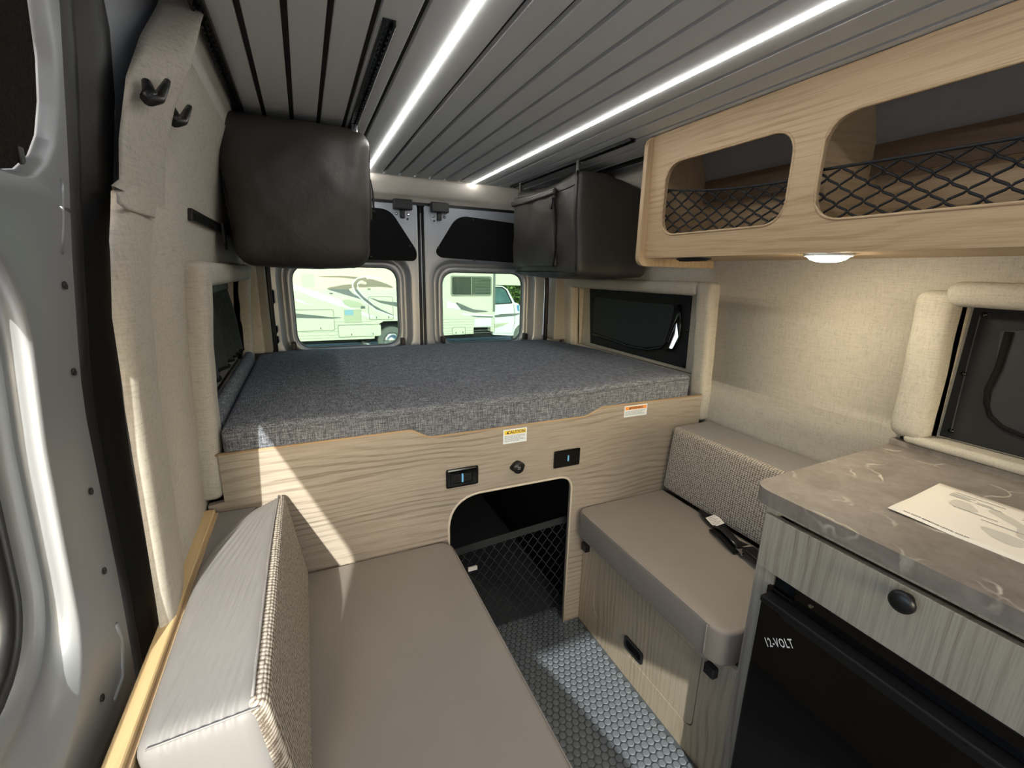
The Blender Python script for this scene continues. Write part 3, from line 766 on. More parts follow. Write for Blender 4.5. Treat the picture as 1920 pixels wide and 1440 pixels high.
zc = [bagR(Vector((1.078, 1.885 - .02 * math.sin(s * PI) + .07 * max(0, s - .72), 1.765 - .31 * s))) + Vector((-.006, 0, 0)) for s in zspan(0, 1, 14)]
part('zipper', tube(zc, .004, 6), BLACKM, pk, True)
part('zipper_pull', tube([zc[0] + Vector((-.008, 0, .0)), zc[0] + Vector((-.012, -.002, -.05))], .0045, 6), BLACK, pk, True)
part('piping', tube([bagR(Vector((1.097, 1.752, z))) + Vector((-.004, -.004, 0)) for z in zspan(1.44, 1.855, 14)], .0038, 6), BLACK, t, True)
part('piping', tube([bagR(Vector((1.10, y, 1.432))) + Vector((-.004, 0, -.002)) for y in zspan(1.77, 2.34, 16)], .0035, 6), BLACK, t, True)
part('piping', tube([bagR(Vector((1.098, y, 1.80))) + Vector((-.003, 0, .0)) for y in zspan(1.77, 2.34, 14)], .003, 6), BLACK, t, True)
for y in (1.76, 2.33):
    part('hook', box(1.098, 1.124, y - .010, y + .008, CEIL - .022, CEIL - .010, bev=.002), CHROME, t)
    part('hook_strap', box(1.100, 1.112, y - .010, y + .008, 1.845, CEIL - .018, bev=.002), BAG, t)

# ------------------------------------------------------------------ overhead cabinet
CX = 1.175
t = cabt = thing('overhead_cabinet', 'long oak overhead cabinet with two rounded openings on the right wall', 'cabinet', (1.35, .35, 1.46))
h1 = rpoly([(1.300, 1.800), (.838, 1.800), (.838, 1.563), (1.300, 1.563)], .062, 8)
h2 = rpoly([(.765, 1.802), (-.35, 1.802), (-.35, 1.563), (.765, 1.563)], .068, 8)
part('front_panel', plate([(1.372, 1.487), (-.70, 1.487), (-.70, CEIL - .002), (1.372, CEIL - .002)], [h1, h2], YZ(CX), .016), W_CABY, t)
def band(h, g):
    c = (sum(p[0] for p in h) / len(h), sum(p[1] for p in h) / len(h))
    pts = [Vector((CX + .001, p[0], p[1])) for p in h]; return tube(pts, g, 6, closed=True)
part('edge_banding', band(h1, .004), W_CABY, t, True); part('edge_banding', band(h2, .004), W_CABY, t, True)
ep = rpoly([(1.148, CEIL - .002), (1.148, 1.458), (1.545, 1.458), (1.475, 1.80), (1.44, CEIL - .002)], [.035, .035, .0, 0, 0], 6)
part('end_panel', plate(ep, [], XZ(1.372), .018), W_CABZ, t)
part('bottom_panel', box(CX + .014, 1.56, -.70, 1.372, 1.487, 1.502), W_CABY, t)
part('back_panel', box(1.485, 1.497, -.70, 1.372, 1.502, 1.775), W_CABY, t)
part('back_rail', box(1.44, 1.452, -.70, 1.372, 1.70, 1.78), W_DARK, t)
part('top_liner', plate([(CX + .016, CEIL - .006), (1.44, CEIL - .006), (1.46, 1.78), (1.45, 1.77), (1.40, CEIL - .02), (CX + .016, CEIL - .02)], [], lambda u, v, w: Vector((u, -.70 + w, v)), 2.07), plain('grey_liner', srgb(150, 148, 144), .8, var=.03), t)
part('divider', box(CX + .016, 1.50, .795, .810, 1.502, CEIL - .02), W_CABX, t)
def net(fn, nu, nv, r, knot=1.5, sub=4, n=5):
    bm = NB()
    for fam in (1, -1):
        for i in range(-1, nu + 2):
            pts = []; rad = []
            for j in range(nv):
                a = i + (j % 2) * .5 * fam; b = i + ((j + 1) % 2) * .5 * fam
                for s in range(sub):
                    q = s / sub; e = .5 - .5 * math.cos(PI * q); pts.append((lerp(a, b, e * .8 + q * .2), (j + q) / nv)); rad.append(q)
            pts.append((i + (nv % 2) * .5 * fam, 1.0))
            seg = []
            for uu, vv in pts:
                if -.001 <= uu <= nu + .001: seg.append(fn(uu / nu, vv))
                else:
                    if len(seg) > 1: add_tube(bm, seg, r, n)
                    seg = []
            if len(seg) > 1: add_tube(bm, seg, r, n)
    return bm
def cnet(label, y0, y1, za, zb, zbot, nu, nv, cen):
    t = thing('cargo_net', label, 'cargo net', (CX + .02, (y0 + y1) / 2, zbot), 'nets in the overhead cabinet')
    def fn(u, v):
        y = lerp(y0, y1, u); zt = lerp(za, zb, u) - .012 * math.sin(PI * u); zb_ = zbot + .008 * math.sin(PI * u * 3) * (1 - v)
        return Vector((CX + .022 + .018 * math.sin(PI * u) * math.sin(PI * v), y, lerp(zb_, zt, v)))
    part('mesh', net(fn, nu, nv, .0031), NETM, t, True)
    part('elastic_cord', tube([fn(u, 1) for u in zspan(0, 1, 24)], .0038, 6), NETM, t, True)
    part('elastic_cord', tube([fn(u, 0) for u in zspan(0, 1, 24)], .0038, 6), NETM, t, True)
cnet('black elastic net across the smaller opening of the overhead cabinet', 1.325, .815, 1.722, 1.675, 1.552, 9, 7, 0)
cnet('black elastic net across the larger opening of the overhead cabinet', .785, -.36, 1.688, 1.69, 1.556, 19, 6, 0)
t = thing('dome_light', 'lit white dome light under the oak overhead cabinet', 'light', (1.225, .735, 1.487))
part('lens', lathe([(0, -.022), (.022, -.0205), (.038, -.015), (.048, -.006), (.050, 0)], (1.225, .735, 1.487), (0, 0, 1), 28), PUCKM, t, True)
part('rim', lathe([(.049, 0), (.055, 0), (.055, -.005), (.051, -.007), (.0485, -.004)], (1.225, .735, 1.487), (0, 0, 1), 28), WHITEP, t, True)
t = thing('oval_vent', 'black oval fixture under the overhead cabinet near its end panel', 'vent', (1.25, 1.20, 1.487))
def ov(a, z): return [Vector((1.245 + .028 * a * math.cos(k * PI / 12), 1.20 + .075 * a * math.sin(k * PI / 12), z)) for k in range(24)]
part('body', grid([ov(1, 1.487), ov(1, 1.481), ov(.85, 1.478), ov(.01, 1.478)], closed=True), BLACK, t, True)
for k in range(-2, 3): part('slat', box(1.228, 1.262, 1.20 + k * .022 - .004, 1.20 + k * .022 + .004, 1.475, 1.479), BLACK, t)

# ------------------------------------------------------------------ galley: cabinet, worktop, refrigerator
KY = .600; KX = .945
t = thing('kitchen_cabinet', 'grey oak galley cabinet with a drawer over the refrigerator', 'cabinet', (1.25, .1, 0))
part('side_panel', box(KX + .0155, 1.565, KY - .018, KY, .0, .915), W_GREY, t)
part('face_frame', plate([(KY, 0), (-.65, 0), (-.65, .915), (KY, .915)], [[(.554, .045), (-.60, .045), (-.60, .752), (.554, .752)], [(KY - .028, .765), (-.60, .765), (-.60, .900), (KY - .028, .900)]], YZ(KX), .015), W_GREY, t)
dr = part('drawer_front', box(KX - .012, KX + .004, -.55, KY - .008, .757, .893, bev=.0015), W_GREY, t)
kp = at(1700, 1121, 'x', KX - .020)
part('knob', lathe([(.010, 0), (.009, -.006), (.008, -.010), (.017, -.014), (.0205, -.020), (.0195, -.026), (.013, -.030), (0, -.031)], (KX - .012, kp.y, kp.z - .004), (1, 0, 0), 24), BLACK, dr, True, label='round black knob')
part('drawer_box', box(KX + .01, 1.5, -.52, KY - .05, .77, .88), W_GREY, t)
t = thing('worktop', 'grey marbled worktop with low upstand on the galley cabinet', 'worktop', (1.25, 0, .915))
def bull(u, v, w): return Vector((u, v, .917 + w))
wo = rpoly([(.922, .632), (.922, -.70), (1.572, -.70), (1.572, .655)], [.05, 0, 0, 0], 8)
bm = plate(wo, [], bull, .036)
bmesh.ops.bevel(bm, geom=[e for e in bm.edges if len(e.link_faces) == 2 and e.calc_face_angle(0) > .6 and abs(e.verts[0].co.z - e.verts[1].co.z) < .001], offset=.008, segments=3, affect='EDGES')
part('slab', bm, WORKTOP, t)
part('upstand', box(1.545, 1.572, -.70, .655, .952, .972, bev=.004, seg=2), WORKTOP, t)
part('gasket', box(1.566, 1.574, -.70, .64, .95, .978, bev=.002), BLACK, t)
t = thing('refrigerator', 'glossy black 12-volt refrigerator under the galley drawer', 'refrigerator', (1.2, .1, .03))
part('housing', box(KX + .006, 1.50, -.58, .552, .04, .745), BLACKM, t)
part('top_rail', box(KX - .012, KX + .006, -.60, .497, .715, .757, bev=.002), BLACKG, t)
part('top_rail', box(KX - .010, KX + .006, .49, .560, .700, .722, bev=.002), BLACKG, t)
FX = .905
d = part('door', box(FX, KX - .004, -.57, .549, .05, .697, bev=.003, seg=2), BLACKG, t, label='glossy black door')
part('handle_recess', plate(rpoly([(.51, .702), (.49, .690), (-.45, .690), (-.47, .702)], .004), [], YZ(FX - .004), .010), BLACK, d)
part('door_trim', box(FX - .003, KX - .004, -.57, .551, .697, .712, bev=.003, seg=2), BLACK, d)
part('edge_strip', box(FX + .002, FX + .006, .5485, .5505, .05, .52), CHROME, d)
for y in (.46, .03): part('screw', lathe([(.005, 0), (.004, -.003), (0, -.003)], (KX - .012, y, .742), (1, 0, 0), 10), CHROME, t)
O_ = at(1437, 1212, 'x', FX - .0014); U_ = (at(1496, 1216, 'x', FX - .0014) - O_) / .146; V_ = (at(1431, 1195.5, 'x', FX - .0014) - O_) / .0215
part('lettering', text_bm('12-VOLT', .031, lambda u, v, w: O_ + U_ * u + V_ * v, bold=.0005, spacing=1.14), WHITEP, d, label='white letters reading 12-VOLT')

# paper sheet
c0, c1, c2, c3 = [at(*q, 'z', .9535) for q in ((1663, 955), (1762, 906), (1920, 941), (1920, 1058))]
e1 = (c1 - c0); e1.z = 0; L1 = e1.length; e1.normalize()
e2 = Vector((c3.x - c0.x, c3.y - c0.y, 0)); e2.normalize()
SH = thing('paper_sheet', 'white printed sheet of paper lying on the grey worktop', 'paper', (c0.x, c0.y, .953))
def sh(u, v, w=0): return Vector((c0.x, c0.y, 0)) + e1 * u + e2 * v + Vector((0, 0, .9538 + .006 * (max(0, 1 - (u ** 2 + v ** 2) / .01)) * .6 + .003 * math.sin(v * 14) ** 2 * (u / L1) * 0 + w))
bm = grid([[sh(L1 * i / 12, .30 * j / 14) for i in range(13)] for j in range(15)])
o = part('sheet', bm, PAPER, SH, True); thicken(o, .0006, -1)
def bars(lst, h):
    bm = NB()
    for u0, u1, v in lst: add_plate(bm, [(u0, v), (u1, v), (u1, v + h), (u0, v + h)], [], lambda u, v, w: sh(u, v, .0006), 0)
    return bm
PU = lambda u, v, w: sh(u, v, .0007)
part('print', text_bm('DO NOT REMOVE UNTIL SOLD!', .0072, lambda u, v, w: sh(.014 + v, .022 + u, .0008), bold=.0002), INK, SH)
ln = []
for k in range(5): ln.append((L1 - .045 - .03 * (k % 2) * .3, L1 - .043 + .0 - .03 * (k % 2) * .3, .03))
bm = NB()
for (u, v0, v1) in [(L1 - .03, .035, .12), (L1 - .042, .035, .075), (L1 - .050, .035, .068), (L1 - .058, .035, .072), (L1 - .050, .080, .105), (L1 - .058, .080, .12), (L1 - .05, .15, .205), (L1 - .062, .15, .26), (.15, .06, .13), (.13, .11, .19), (.075, .20, .26), (.085, .20, .27), (.04, .23, .26), (.05, .22, .27)]:
    add_plate(bm, [(u, v0), (u, v1), (u + .003, v1), (u + .003, v0)], [], PU, 0)
part('text_lines', bm, INKL, SH)['kind'] = 'stuff'
bm = NB()
for pts in ([(.20, .05), (.155, .048), (.150, .085), (.165, .10), (.20, .075)], [(.195, .10), (.16, .155), (.11, .165), (.10, .20), (.15, .195), (.20, .14), (.215, .11)], [(.10, .11), (.062, .145), (.055, .18), (.10, .19), (.105, .15)], [(.12, .21), (.07, .225), (.06, .255), (.13, .26), (.16, .22)]):
    add_plate(bm, rpoly(pts, .014, 4), [], lambda u, v, w: sh(u, v, .0005), 0)
part('watermark', bm, WATER, SH)['kind'] = 'stuff'

# ------------------------------------------------------------------ right bench
BX = .951
t = thing('bench_base', 'pale oak bench base with a hatch under the right seat cushion', 'bench', (1.25, .95, 0))
hatch = rpoly([(1.222, .36), (1.222, .100), (.712, .100), (.712, .36)], [0, .05, .03, 0], 8)
part('front_panel', plate([(1.318, 0), (.602, 0), (.602, .418), (1.318, .418)], [rpoly([(1.225, .362), (1.225, .097), (.709, .097), (.709, .362)], [0, .05, .03, 0], 8)], YZ(BX), .015), W_BASE, t)
part('box', box(BX + .015, 1.58, .602, 1.318, .0, .405), W_BASE, t)
hp = part('hatch', plate(hatch, [], YZ(BX + .001), .014), W_BASE, t)
a, b = at(1172, 1195, 'x', BX), at(1205, 1250, 'x', BX)
ph = part('pull', plate(rrect(.932, 1.030, .118, .168, .012, 4), [rrect(.942, 1.020, .128, .158, .012, 4)], YZ(BX - .003), .005), BLACK, hp, label='recessed black pull')
part('pull_cup', plate(rrect(.941, 1.021, .127, .159, .012, 4), [], YZ(BX + .0006), .001), BLACKM, ph)
for y0 in (1.275, .655):
    b_ = part('bracket', box(BX - .020, BX + .004, y0, y0 + .034, .345, .378, bev=.003), BLACK, t)
# cushions
def slab(poly, z0, z1, b):
    bm = plate(poly, [], XY(z0), z1 - z0); bmesh.ops.recalc_face_normals(bm, faces=bm.faces[:])
    # dissolve the tessellated caps so that only the rim is bevelled
    for zz in (z0, z1): bmesh.ops.dissolve_faces(bm, faces=[f for f in bm.faces if all(abs(v.co.z - zz) < 1e-6 for v in f.verts)])
    bmesh.ops.bevel(bm, geom=[e for e in bm.edges if abs(e.verts[0].co.z - e.verts[1].co.z) < 1e-6], offset=b, segments=4, affect='EDGES', profile=.5)
    return bm
def seatR(p):
    q = p.copy(); k = max(0, 1 - ((p.x - 1.15) / .26) ** 2) * max(0, 1 - ((p.y - .96) / .37) ** 2)
    if p.z > .49: q.z += .012 * k
    q.z += wr_noise(p, 6, .0015); return q
cs = solo('seat_cushion', slab(rpoly([(.903, .618), (1.345, .618), (1.345, 1.316), (.903, 1.316)], [.055, .01, .01, .045], 8), .419, .528, .010), VINYL, 'taupe vinyl seat cushion on the right bench under the seat belt', 'cushion', True, 'seat cushions')
def cline(pts, r=.0018, **k): return tube(pts, r, 6, **k)
part('piping', cline([Vector((.9055, y, .5265)) for y in zspan(.67, 1.27, 14)]), VINYL, cs, True)
part('piping', cline([Vector((.9028, .675, z)) for z in zspan(.43, .525, 5)]), VINYL, cs, True)
BRX = lambda z: lerp(1.335, 1.362, (z - .53) / .29)
def backR(p):
    q = p.copy(); s = (p.x - 1.36) / .21
    q.x = p.x + (p.z - .82) * .09 * (1 - min(1, max(0, s)))
    k = max(0, 1 - ((p.z - .675) / .15) ** 2) * max(0, 1 - ((p.y - .96) / .36) ** 2)
    if s < .1: q.x -= .010 * k
    return q
bc = thing('back_cushion', 'tweed faced back cushion of the right bench, with taupe vinyl top', 'cushion', (1.46, .96, .53), 'back cushions')
part('body', softbox((1.372, .625, .532), (1.568, 1.314, .817), .022, (4, 18, 8), backR), VINYL_L, bc, True)
part('tweed_face', softbox((1.354, .628, .540), (1.385, 1.310, .819), .018, (2, 24, 12), backR), TWEED_R, bc, True, label='brown and cream tweed face')

# seat belt
t = thing('seat_belt', 'black seat belt with white tag and buckle lying on the right bench', 'seat belt', (1.31, .97, .53))
cpath = [at(*q, 'z', .545) for q in [(1322, 958), (1332, 972), (1345, 984), (1360, 998), (1375, 1012), (1392, 1026)]]
rows = []
for i, p in enumerate(cpath):
    dv = (cpath[min(i + 1, 5)] - cpath[max(i - 1, 0)]); dv.z = 0; dv.normalize(); s = Vector((-dv.y, dv.x, 0))
    h = .0015 + .004 * math.sin(i * 1.7) ** 2; tilt = .010 * math.sin(i * 1.3)
    rows.append([p + s * e * .023 + Vector((0, 0, h + tilt * e)) for e in (-1, -.5, 0, .5, 1)])
o = part('strap', grid(rows), BLACK, t, True); thicken(o, .0025, 0)
rows2 = [[p + Vector((-.022, -.008, -.006 - .002 * i)) for p in r_] for i, r_ in enumerate(rows[2:])]
o = part('strap_tail', grid(rows2), BLACKM, t, True); thicken(o, .002, 0)
a = rows[1]; b = rows[2]
def tagq(u, v): return (a[2].lerp(b[2], u * 1.25) + (a[4] - a[0]) * (v - .5) * .82) + Vector((0, 0, .0045))
o = part('tag', grid([[tagq(u, v) for v in (0, .5, 1)] for u in (0, .5, 1)]), PAPER, t); thicken(o, .0006, 0)
bmk = NB()
for k in range(6):
    f0 = [tagq(.12 + k * .14, .12), tagq(.12 + k * .14, .85 - .2 * (k % 2)), tagq(.17 + k * .14, .85 - .2 * (k % 2)), tagq(.17 + k * .14, .12)]
    bmk.faces.new([bmk.verts.new(p + Vector((0, 0, .0006))) for p in f0])
part('tag_text', bmk, INKL, t)['kind'] = 'stuff'
e = cpath[5]; dv = (cpath[5] - cpath[4]); dv.z = 0; dv.normalize(); s = Vector((-dv.y, dv.x, 0))
BK = lambda u, v, w: Vector((e.x, e.y, .541)) + dv * u + s * v + Vector((0, 0, w))
part('buckle_plate', plate(rpoly([(-.004, -.026), (.036, -.032), (.036, .026), (.004, .024)], .004), [], BK, .004), CHROME, t)
bm = softbox((.022, -.027, .0), (.110, .022, .024), .011, (6, 4, 2), lambda p: BK(p.x, p.y, p.z + .002))
part('buckle', bm, BLACKG, t, True)

# ------------------------------------------------------------------ left bench
t = thing('bench_base', 'oak bench base and back board under the left sofa cushions', 'bench', (.0, .75, 0))
part('front_panel', box(.345, .360, .20, 1.318, 0, .408), W_BASE, t)
part('seat_board', box(-.29, .345, .20, 1.318, .385, .408), W_BASE, t)
part('back_board', box(-.292, -.262, .30, 1.312, .0, .772), W_CABY, t)
part('capping', box(-.2925, -.268, .30, 1.312, .772, .784, bev=.002), W_TRIM, t, label='narrow oak capping strip')
part('ledge', plate([(-.2675, 1.02), (-.2675, 1.312), (-.172, 1.312), (-.215, 1.22)], [], XY(.735), .035), VINYL_L, t)
def seatL(p):
    q = p.copy(); k = max(0, 1 - ((p.x - .16) / .25) ** 2) * max(0, 1 - ((p.y - .74) / .6) ** 2)
    if p.z > .49: q.z += .010 * k
    q.z += wr_noise(p + Vector((4, 4, 4)), 6, .0015); return q
cs = solo('seat_cushion', slab(rpoly([(-.255, .17), (.388, .17), (.388, 1.316), (-.255, 1.316)], [.01, .05, .045, .01], 8), .409, .524, .016), VINYL, 'long taupe vinyl seat cushion of the left sofa', 'cushion', True, 'seat cushions')
part('piping', cline([Vector((.3835, y, .5205)) for y in zspan(.23, 1.26, 20)]), VINYL, cs, True)
bc = thing('back_cushion', 'sunlit back cushion of the left sofa with tweed face and wrinkled grey top', 'cushion', (-.16, .96, .52), 'back cushions')
def backL(p, wr=True):
    q = p.copy(); s = (p.x + .255) / .15
    f = max(0, min(1, s))
    q.x = p.x + (.80 - p.z) * .15 * f
    if p.z > .70:
        e = max(0, (p.y - 1.16) / .14)
        q.z -= .028 * (1 - f) * min(1, e) ** 2 + .010 * (1 - f)
        if wr and f < .95: q.z += (.0014 + .0011 * mnoise.noise(p * 6)) * math.sin((p.x - p.y * .16) * 2 * PI / .0145 + 2.5 * mnoise.noise(p * 7)) * min(1, (1 - f) * 4) * min(1, f * 5 + .2)
    if p.y > 1.0: q.x += (1 - f) * .085 * ((p.y - 1.0) / .308) ** 1.6
    return q
part('body', softbox((-.262, .612, .515), (-.108, 1.308, .803), .026, (64, 60, 8), backL), VINYL_L, bc, True)
part('tweed_face', softbox((-.128, .616, .524), (-.098, 1.304, .803), .014, (2, 34, 14), lambda p: backL(p, False) + Vector((.0, 0, .0))), TWEED, bc, True, label='cream and grey tweed face')
part('piping', cline([backL(Vector((-.118, y, .806)), False) for y in zspan(.63, 1.29, 20)], .0022), VINYL_L, bc, True)
part('piping', cline([backL(Vector((x, .617, .796)), False) + Vector((0, -.001, .001)) for x in zspan(-.245, -.11, 10)], .0016), VINYL_L, bc, True)

# ------------------------------------------------------------------ bed
t = bedt = thing('bed_platform', 'oak bed platform with stepped top edge and a rounded storage opening', 'bed', (.6, 1.34, 0))
top = [(-.275, .932), (.255, .932), (.300, .905), (.33, .903), (.90, .903), (.935, .905), (.985, .930), (1.02, .931), (1.515, .931)]
outer = [(1.525, .0), (.879, .0)] + rpoly([(.879, 0), (.879, .673), (.386, .673), (.386, 0)], [0, .055, .11, 0], 8)[1:-1] + [(.386, .0), (-.275, .0)] + top
outer = [(1.525, 0), (1.515, .931), (1.02, .931)] + rpoly([(1.02, .931), (.995, .931), (.925, .903), (.85, .903)], [0, .03, .05, 0], 5)[1:-1] + [(.36, .902)] + rpoly([(.36, .902), (.325, .902), (.268, .934), (.20, .933)], [0, .05, .03, 0], 5)[1:-1] + [(-.2465, .932), (-.2465, .795), (-.285, .79), (-.285, 0), (.386, 0)] + rpoly([(.386, 0), (.386, .676), (.879, .672), (.879, 0)], [0, .11, .055, 0], 8)[1:-1] + [(.879, 0)]
part('front_panel', plate(outer, [], XZ(YP), .018), W_PANEL, t)
ob = rpoly([(.386, .0), (.386, .676), (.879, .672), (.879, .0)], [0, .11, .055, 0], 8)
part('edge_banding', tube([Vector((u, YP + .001, v)) for u, v in ob], .0045, 6), plain('pale_edge_banding', srgb(205, 192, 172), .5, var=.03), t, True)
tb = [(1.515, .931), (1.02, .931)] + rpoly([(1.02, .931), (.995, .931), (.925, .903), (.85, .903)], [0, .03, .05, 0], 5)[1:-1] + [(.36, .902)] + rpoly([(.36, .902), (.325, .902), (.268, .934), (.20, .933)], [0, .05, .03, 0], 5)[1:-1] + [(-.262, .932)]
part('edge_banding', tube([Vector((u, YP + .003, v)) for u, v in tb], .0042, 6), wood('oak_banding', srgb(176, 150, 118), srgb(140, 112, 84), 'x'), t, True)
part('bed_board', box(-.24, 1.50, YP + .018, 2.50, .86, .882), BLACKM, t)
bm = NB(); add_box(bm, .30, .316, YP + .02, 2.5, 0, .86); add_box(bm, .95, .966, YP + .02, 2.5, 0, .86); add_box(bm, .30, .966, 2.48, 2.5, 0, .86)
part('storage_liner', bm, BLACKM, t)
def matf(p):
    q = p.copy(); u = (p.x - .6) / .85; v = (p.y - 1.95) / .62
    if p.z > .97: q.z += .022 * max(0, 1 - u * u) ** .5 * max(0, 1 - v * v) ** .5 + .022 * max(0, u) * (1 - max(0, v)) - .012 * max(0, v - .6) + wr_noise(p, 3, .004)
    q.y += wr_noise(p, 5, .004); return q
mt = thing('mattress', 'charcoal heather mattress lying on the oak bed platform', 'mattress', (.6, 1.95, .882), None)
part('body', softbox((-.236, 1.328, .884), (1.450, 2.585, 1.002), .020, (40, 30, 4), matf), MATT, mt, True)
part('seam', cline([matf(Vector((x, 1.327, .988))) + Vector((0, -.001, .0)) for x in zspan(-.22, 1.43, 40)], .002), MATT, mt, True)
solo('bolster', softbox((-.279, 1.418, .90), (-.240, 2.39, 1.045), .028, (4, 24, 5), lambda p: p + Vector((.0, 0, wr_noise(p, 6, .006)))), MATT, 'narrow charcoal heather bolster below the left rear window', 'cushion', True)
# net over the storage opening
t = thing('storage_net', 'black mesh net hung behind the opening under the bed', 'net', (.63, 1.40, 0))
def snf(u, v): return Vector((lerp(.32, .945, u), YP + .05 + .03 * math.sin(PI * u), lerp(.005, lerp(.415, .455, u) - .02 * math.sin(PI * u), v)))
part('mesh', net(snf, 15, 14, .0017, sub=3, n=4), plain('dark_net_cord', srgb(46, 48, 52), .6, var=.1), t, True)
rows = [[snf(u, 1) + Vector((0, -.003, h)) for u in zspan(0, 1, 20)] for h in (-.012, .018)]
o = part('hem', grid(rows), plain('net_hem', srgb(34, 36, 38), .8), t); thicken(o, .003, 0)
glint_pt = at(884, 1064, 'y', YP + .05)
part('tag', box(glint_pt.x - .016, glint_pt.x + .02, YP + .04, YP + .046, glint_pt.z - .008, glint_pt.z + .008), WHITEP, t)  # small white chip standing in for a glint inside the opening

# ------------------------------------------------------------------ fittings on the bed panel
def plate_things():
    t = thing('power_outlet', 'black twin power outlet with blue film strip, left on the bed panel', 'outlet', (.433, YP, .714))
    bm = NB(); add_box(bm, .378, .491, YP - .008, YP, .714, .781, bev=.006, seg=2)
    part('cover_plate', bm, BLACKG, t)
    part('frame', plate(rrect(.392, .477, .723, .772, .003, 2), [rrect(.401, .468, .731, .764, .003, 2)], XZ(YP - .012), .005), BLACKG, t)
    part('socket_face', box(.402, .467, YP - .0105, YP - .006, .732, .763, bev=.001), BLACK, t)
    for x in (.412, .447):
        for z in (.741, .750): part('slot', box(x, x + .009, YP - .0112, YP - .010, z, z + .002), BLACKM, t)
        part('slot', lathe([(.0025, 0), (.0025, -.001), (0, -.001)], (x - .003 if x < .43 else x - .004, YP - .0104, .7455), (0, 1, 0), 8), BLACKM, t)
    part('film_strip', box(.430, .436, YP - .0125, YP - .0105, .733, .764), BLUEF, t, label='pale blue film strip')
    t = thing('usb_socket', 'round black charging socket between the two wall plates', 'socket', (.641, YP, .73))
    fl_ = [(.607, .748), (.628, .768), (.641, .774), (.654, .768), (.676, .750), (.654, .732), (.641, .726), (.628, .732)]
    part('flange', plate(rpoly(fl_, .01, 4), [], XZ(YP - .005), .005), BLACK, t)
    part('barrel', lathe([(.0215, 0), (.0215, -.013), (.020, -.016), (0, -.016)], (.640, YP - .004, .750), (0, 1, 0), 24), BLACK, t, True)
    for z in (.747, .753): part('port', box(.635, .646, YP - .0206, YP - .0198, z, z + .0022), INKL, t)
    t = thing('blank_plate', 'black blank wall plate with blue film strip, right on the bed panel', 'wall plate', (.847, YP, .717))
    part('cover_plate', box(.791, .904, YP - .008, YP, .716, .784, bev=.005, seg=2), BLACKG, t)
    part('film_strip', box(.8475, .8535, YP - .0095, YP - .0078, .739, .762), BLUEF, t, label='pale blue film strip')
    for x in (.838, .862): part('screw', lathe([(.002, 0), (.002, -.001), (0, -.001)], (x, YP - .0078, .755), (0, 1, 0), 8), BLACK, t)
plate_things()
def sticker(name, x0, x1, z0, z1, colr, word, label, nl):
    t = thing(name, label, 'sticker', ((x0 + x1) / 2, YP, z0))
    part('label', box(x0, x1, YP - .0012, YP - .0002, z0, z1), STICK, t)
    hb = (z1 - z0) * .26
    part('header', box(x0 + .004, x1 - .004, YP - .0016, YP - .001, z1 - .005 - hb, z1 - .004), colr, t)
    part('word', text_bm(word, hb * 1.12, lambda u, v, w: Vector(((x0 + x1) / 2 + .004 + u, YP - .0021, z1 - .004 - hb * .88 + v)), bold=.0003, align='CENTER'), INK, t)
    wx = (x0 + x1) / 2 - (.034 if word == 'CAUTION' else .036)
    part('triangle', plate([(wx, z1 - .004 - hb * .9), (wx + .010, z1 - .004 - hb * .9), (wx + .005, z1 - .004 - hb * .15)], [], XZ(YP - .0021), .0004), INK, t)
    bm = NB(); z = z1 - hb - .011
    for k in range(nl):
        x = x0 + .005; e_ = x1 - .006 - (.02 if k % 3 == 2 else 0)
        while x < e_ - .004:
            L = random.uniform(.006, .016); add_box(bm, x, min(e_, x + L), YP - .0016, YP - .0011, z, z + .0016); x += L + .0022
        z -= (z1 - z0 - hb - .014) / nl
    part('small_print', bm, INKL, t)['kind'] = 'stuff'
sticker('caution_sticker', .585, .676, .842, .894, YELL, 'CAUTION', 'white caution sticker with yellow header below the mattress', 6)
sticker('warning_sticker', 1.103, 1.216, .879, .925, ORNG, 'WARNING', 'white warning sticker with orange header near the right end of the bed panel', 5)

# ------------------------------------------------------------------ window covers
def cover(label, X0, pts, y0, y1, z0, z1, loc):
    return thing('window_shade', label, 'window cover', loc, 'black window covers')
SX = 1.622
def sx(q): p = at(*q, 'x', SX); return (p.y, p.z)
quad = [sx(q) for q in [(1106, 541), (1298, 550), (1285, 691), (1107, 643)]]
slit = rpoly([sx(q) for q in [(1268, 597), (1264, 626), (1253, 653), (1262, 654), (1272, 636)]], .004, 3)
t = thing('window_shade', 'black fabric cover over the right rear window, its corner peeled open', 'window cover', (SX, 1.95, 1.0), 'black window covers')
part('cover', plate(quad, [slit], YZ(SX), .003), SHADE, t)
part('window_backing', plate([(HR1[0] - .01, HR1[2] - .01), (HR1[1] + .01, HR1[2] - .01), (HR1[1] + .01, HR1[3] + .01), (HR1[0] - .01, HR1[3] + .01)], [slit], YZ(SX + .0035), .004), LINEN, wr_)
fq = [sx(q) for q in [(1117, 556), (1200, 566), (1268, 572), (1258, 615), (1246, 648), (1200, 652), (1150, 636), (1113, 622)]]
part('flap', plate(rpoly(fq, .02, 4), [], YZ(SX - .008), .004), SHADE2, t)
def shp(q, off): p = at(*q, 'x', SX - off); return p
part('flap_fold', tube([shp(q, .008) for q in [(1273, 571), (1272, 590), (1262, 615), (1252, 640), (1240, 652), (1215, 656), (1180, 649), (1150, 638), (1112, 626)]], lambda s: .007, 8), BLACKG, t, True)
part('flap_fold', tube([shp(q, .008) for q in [(1274, 575), (1277, 600), (1275, 630), (1262, 655), (1250, 657)]], .006, 8), BLACKG, t, True)
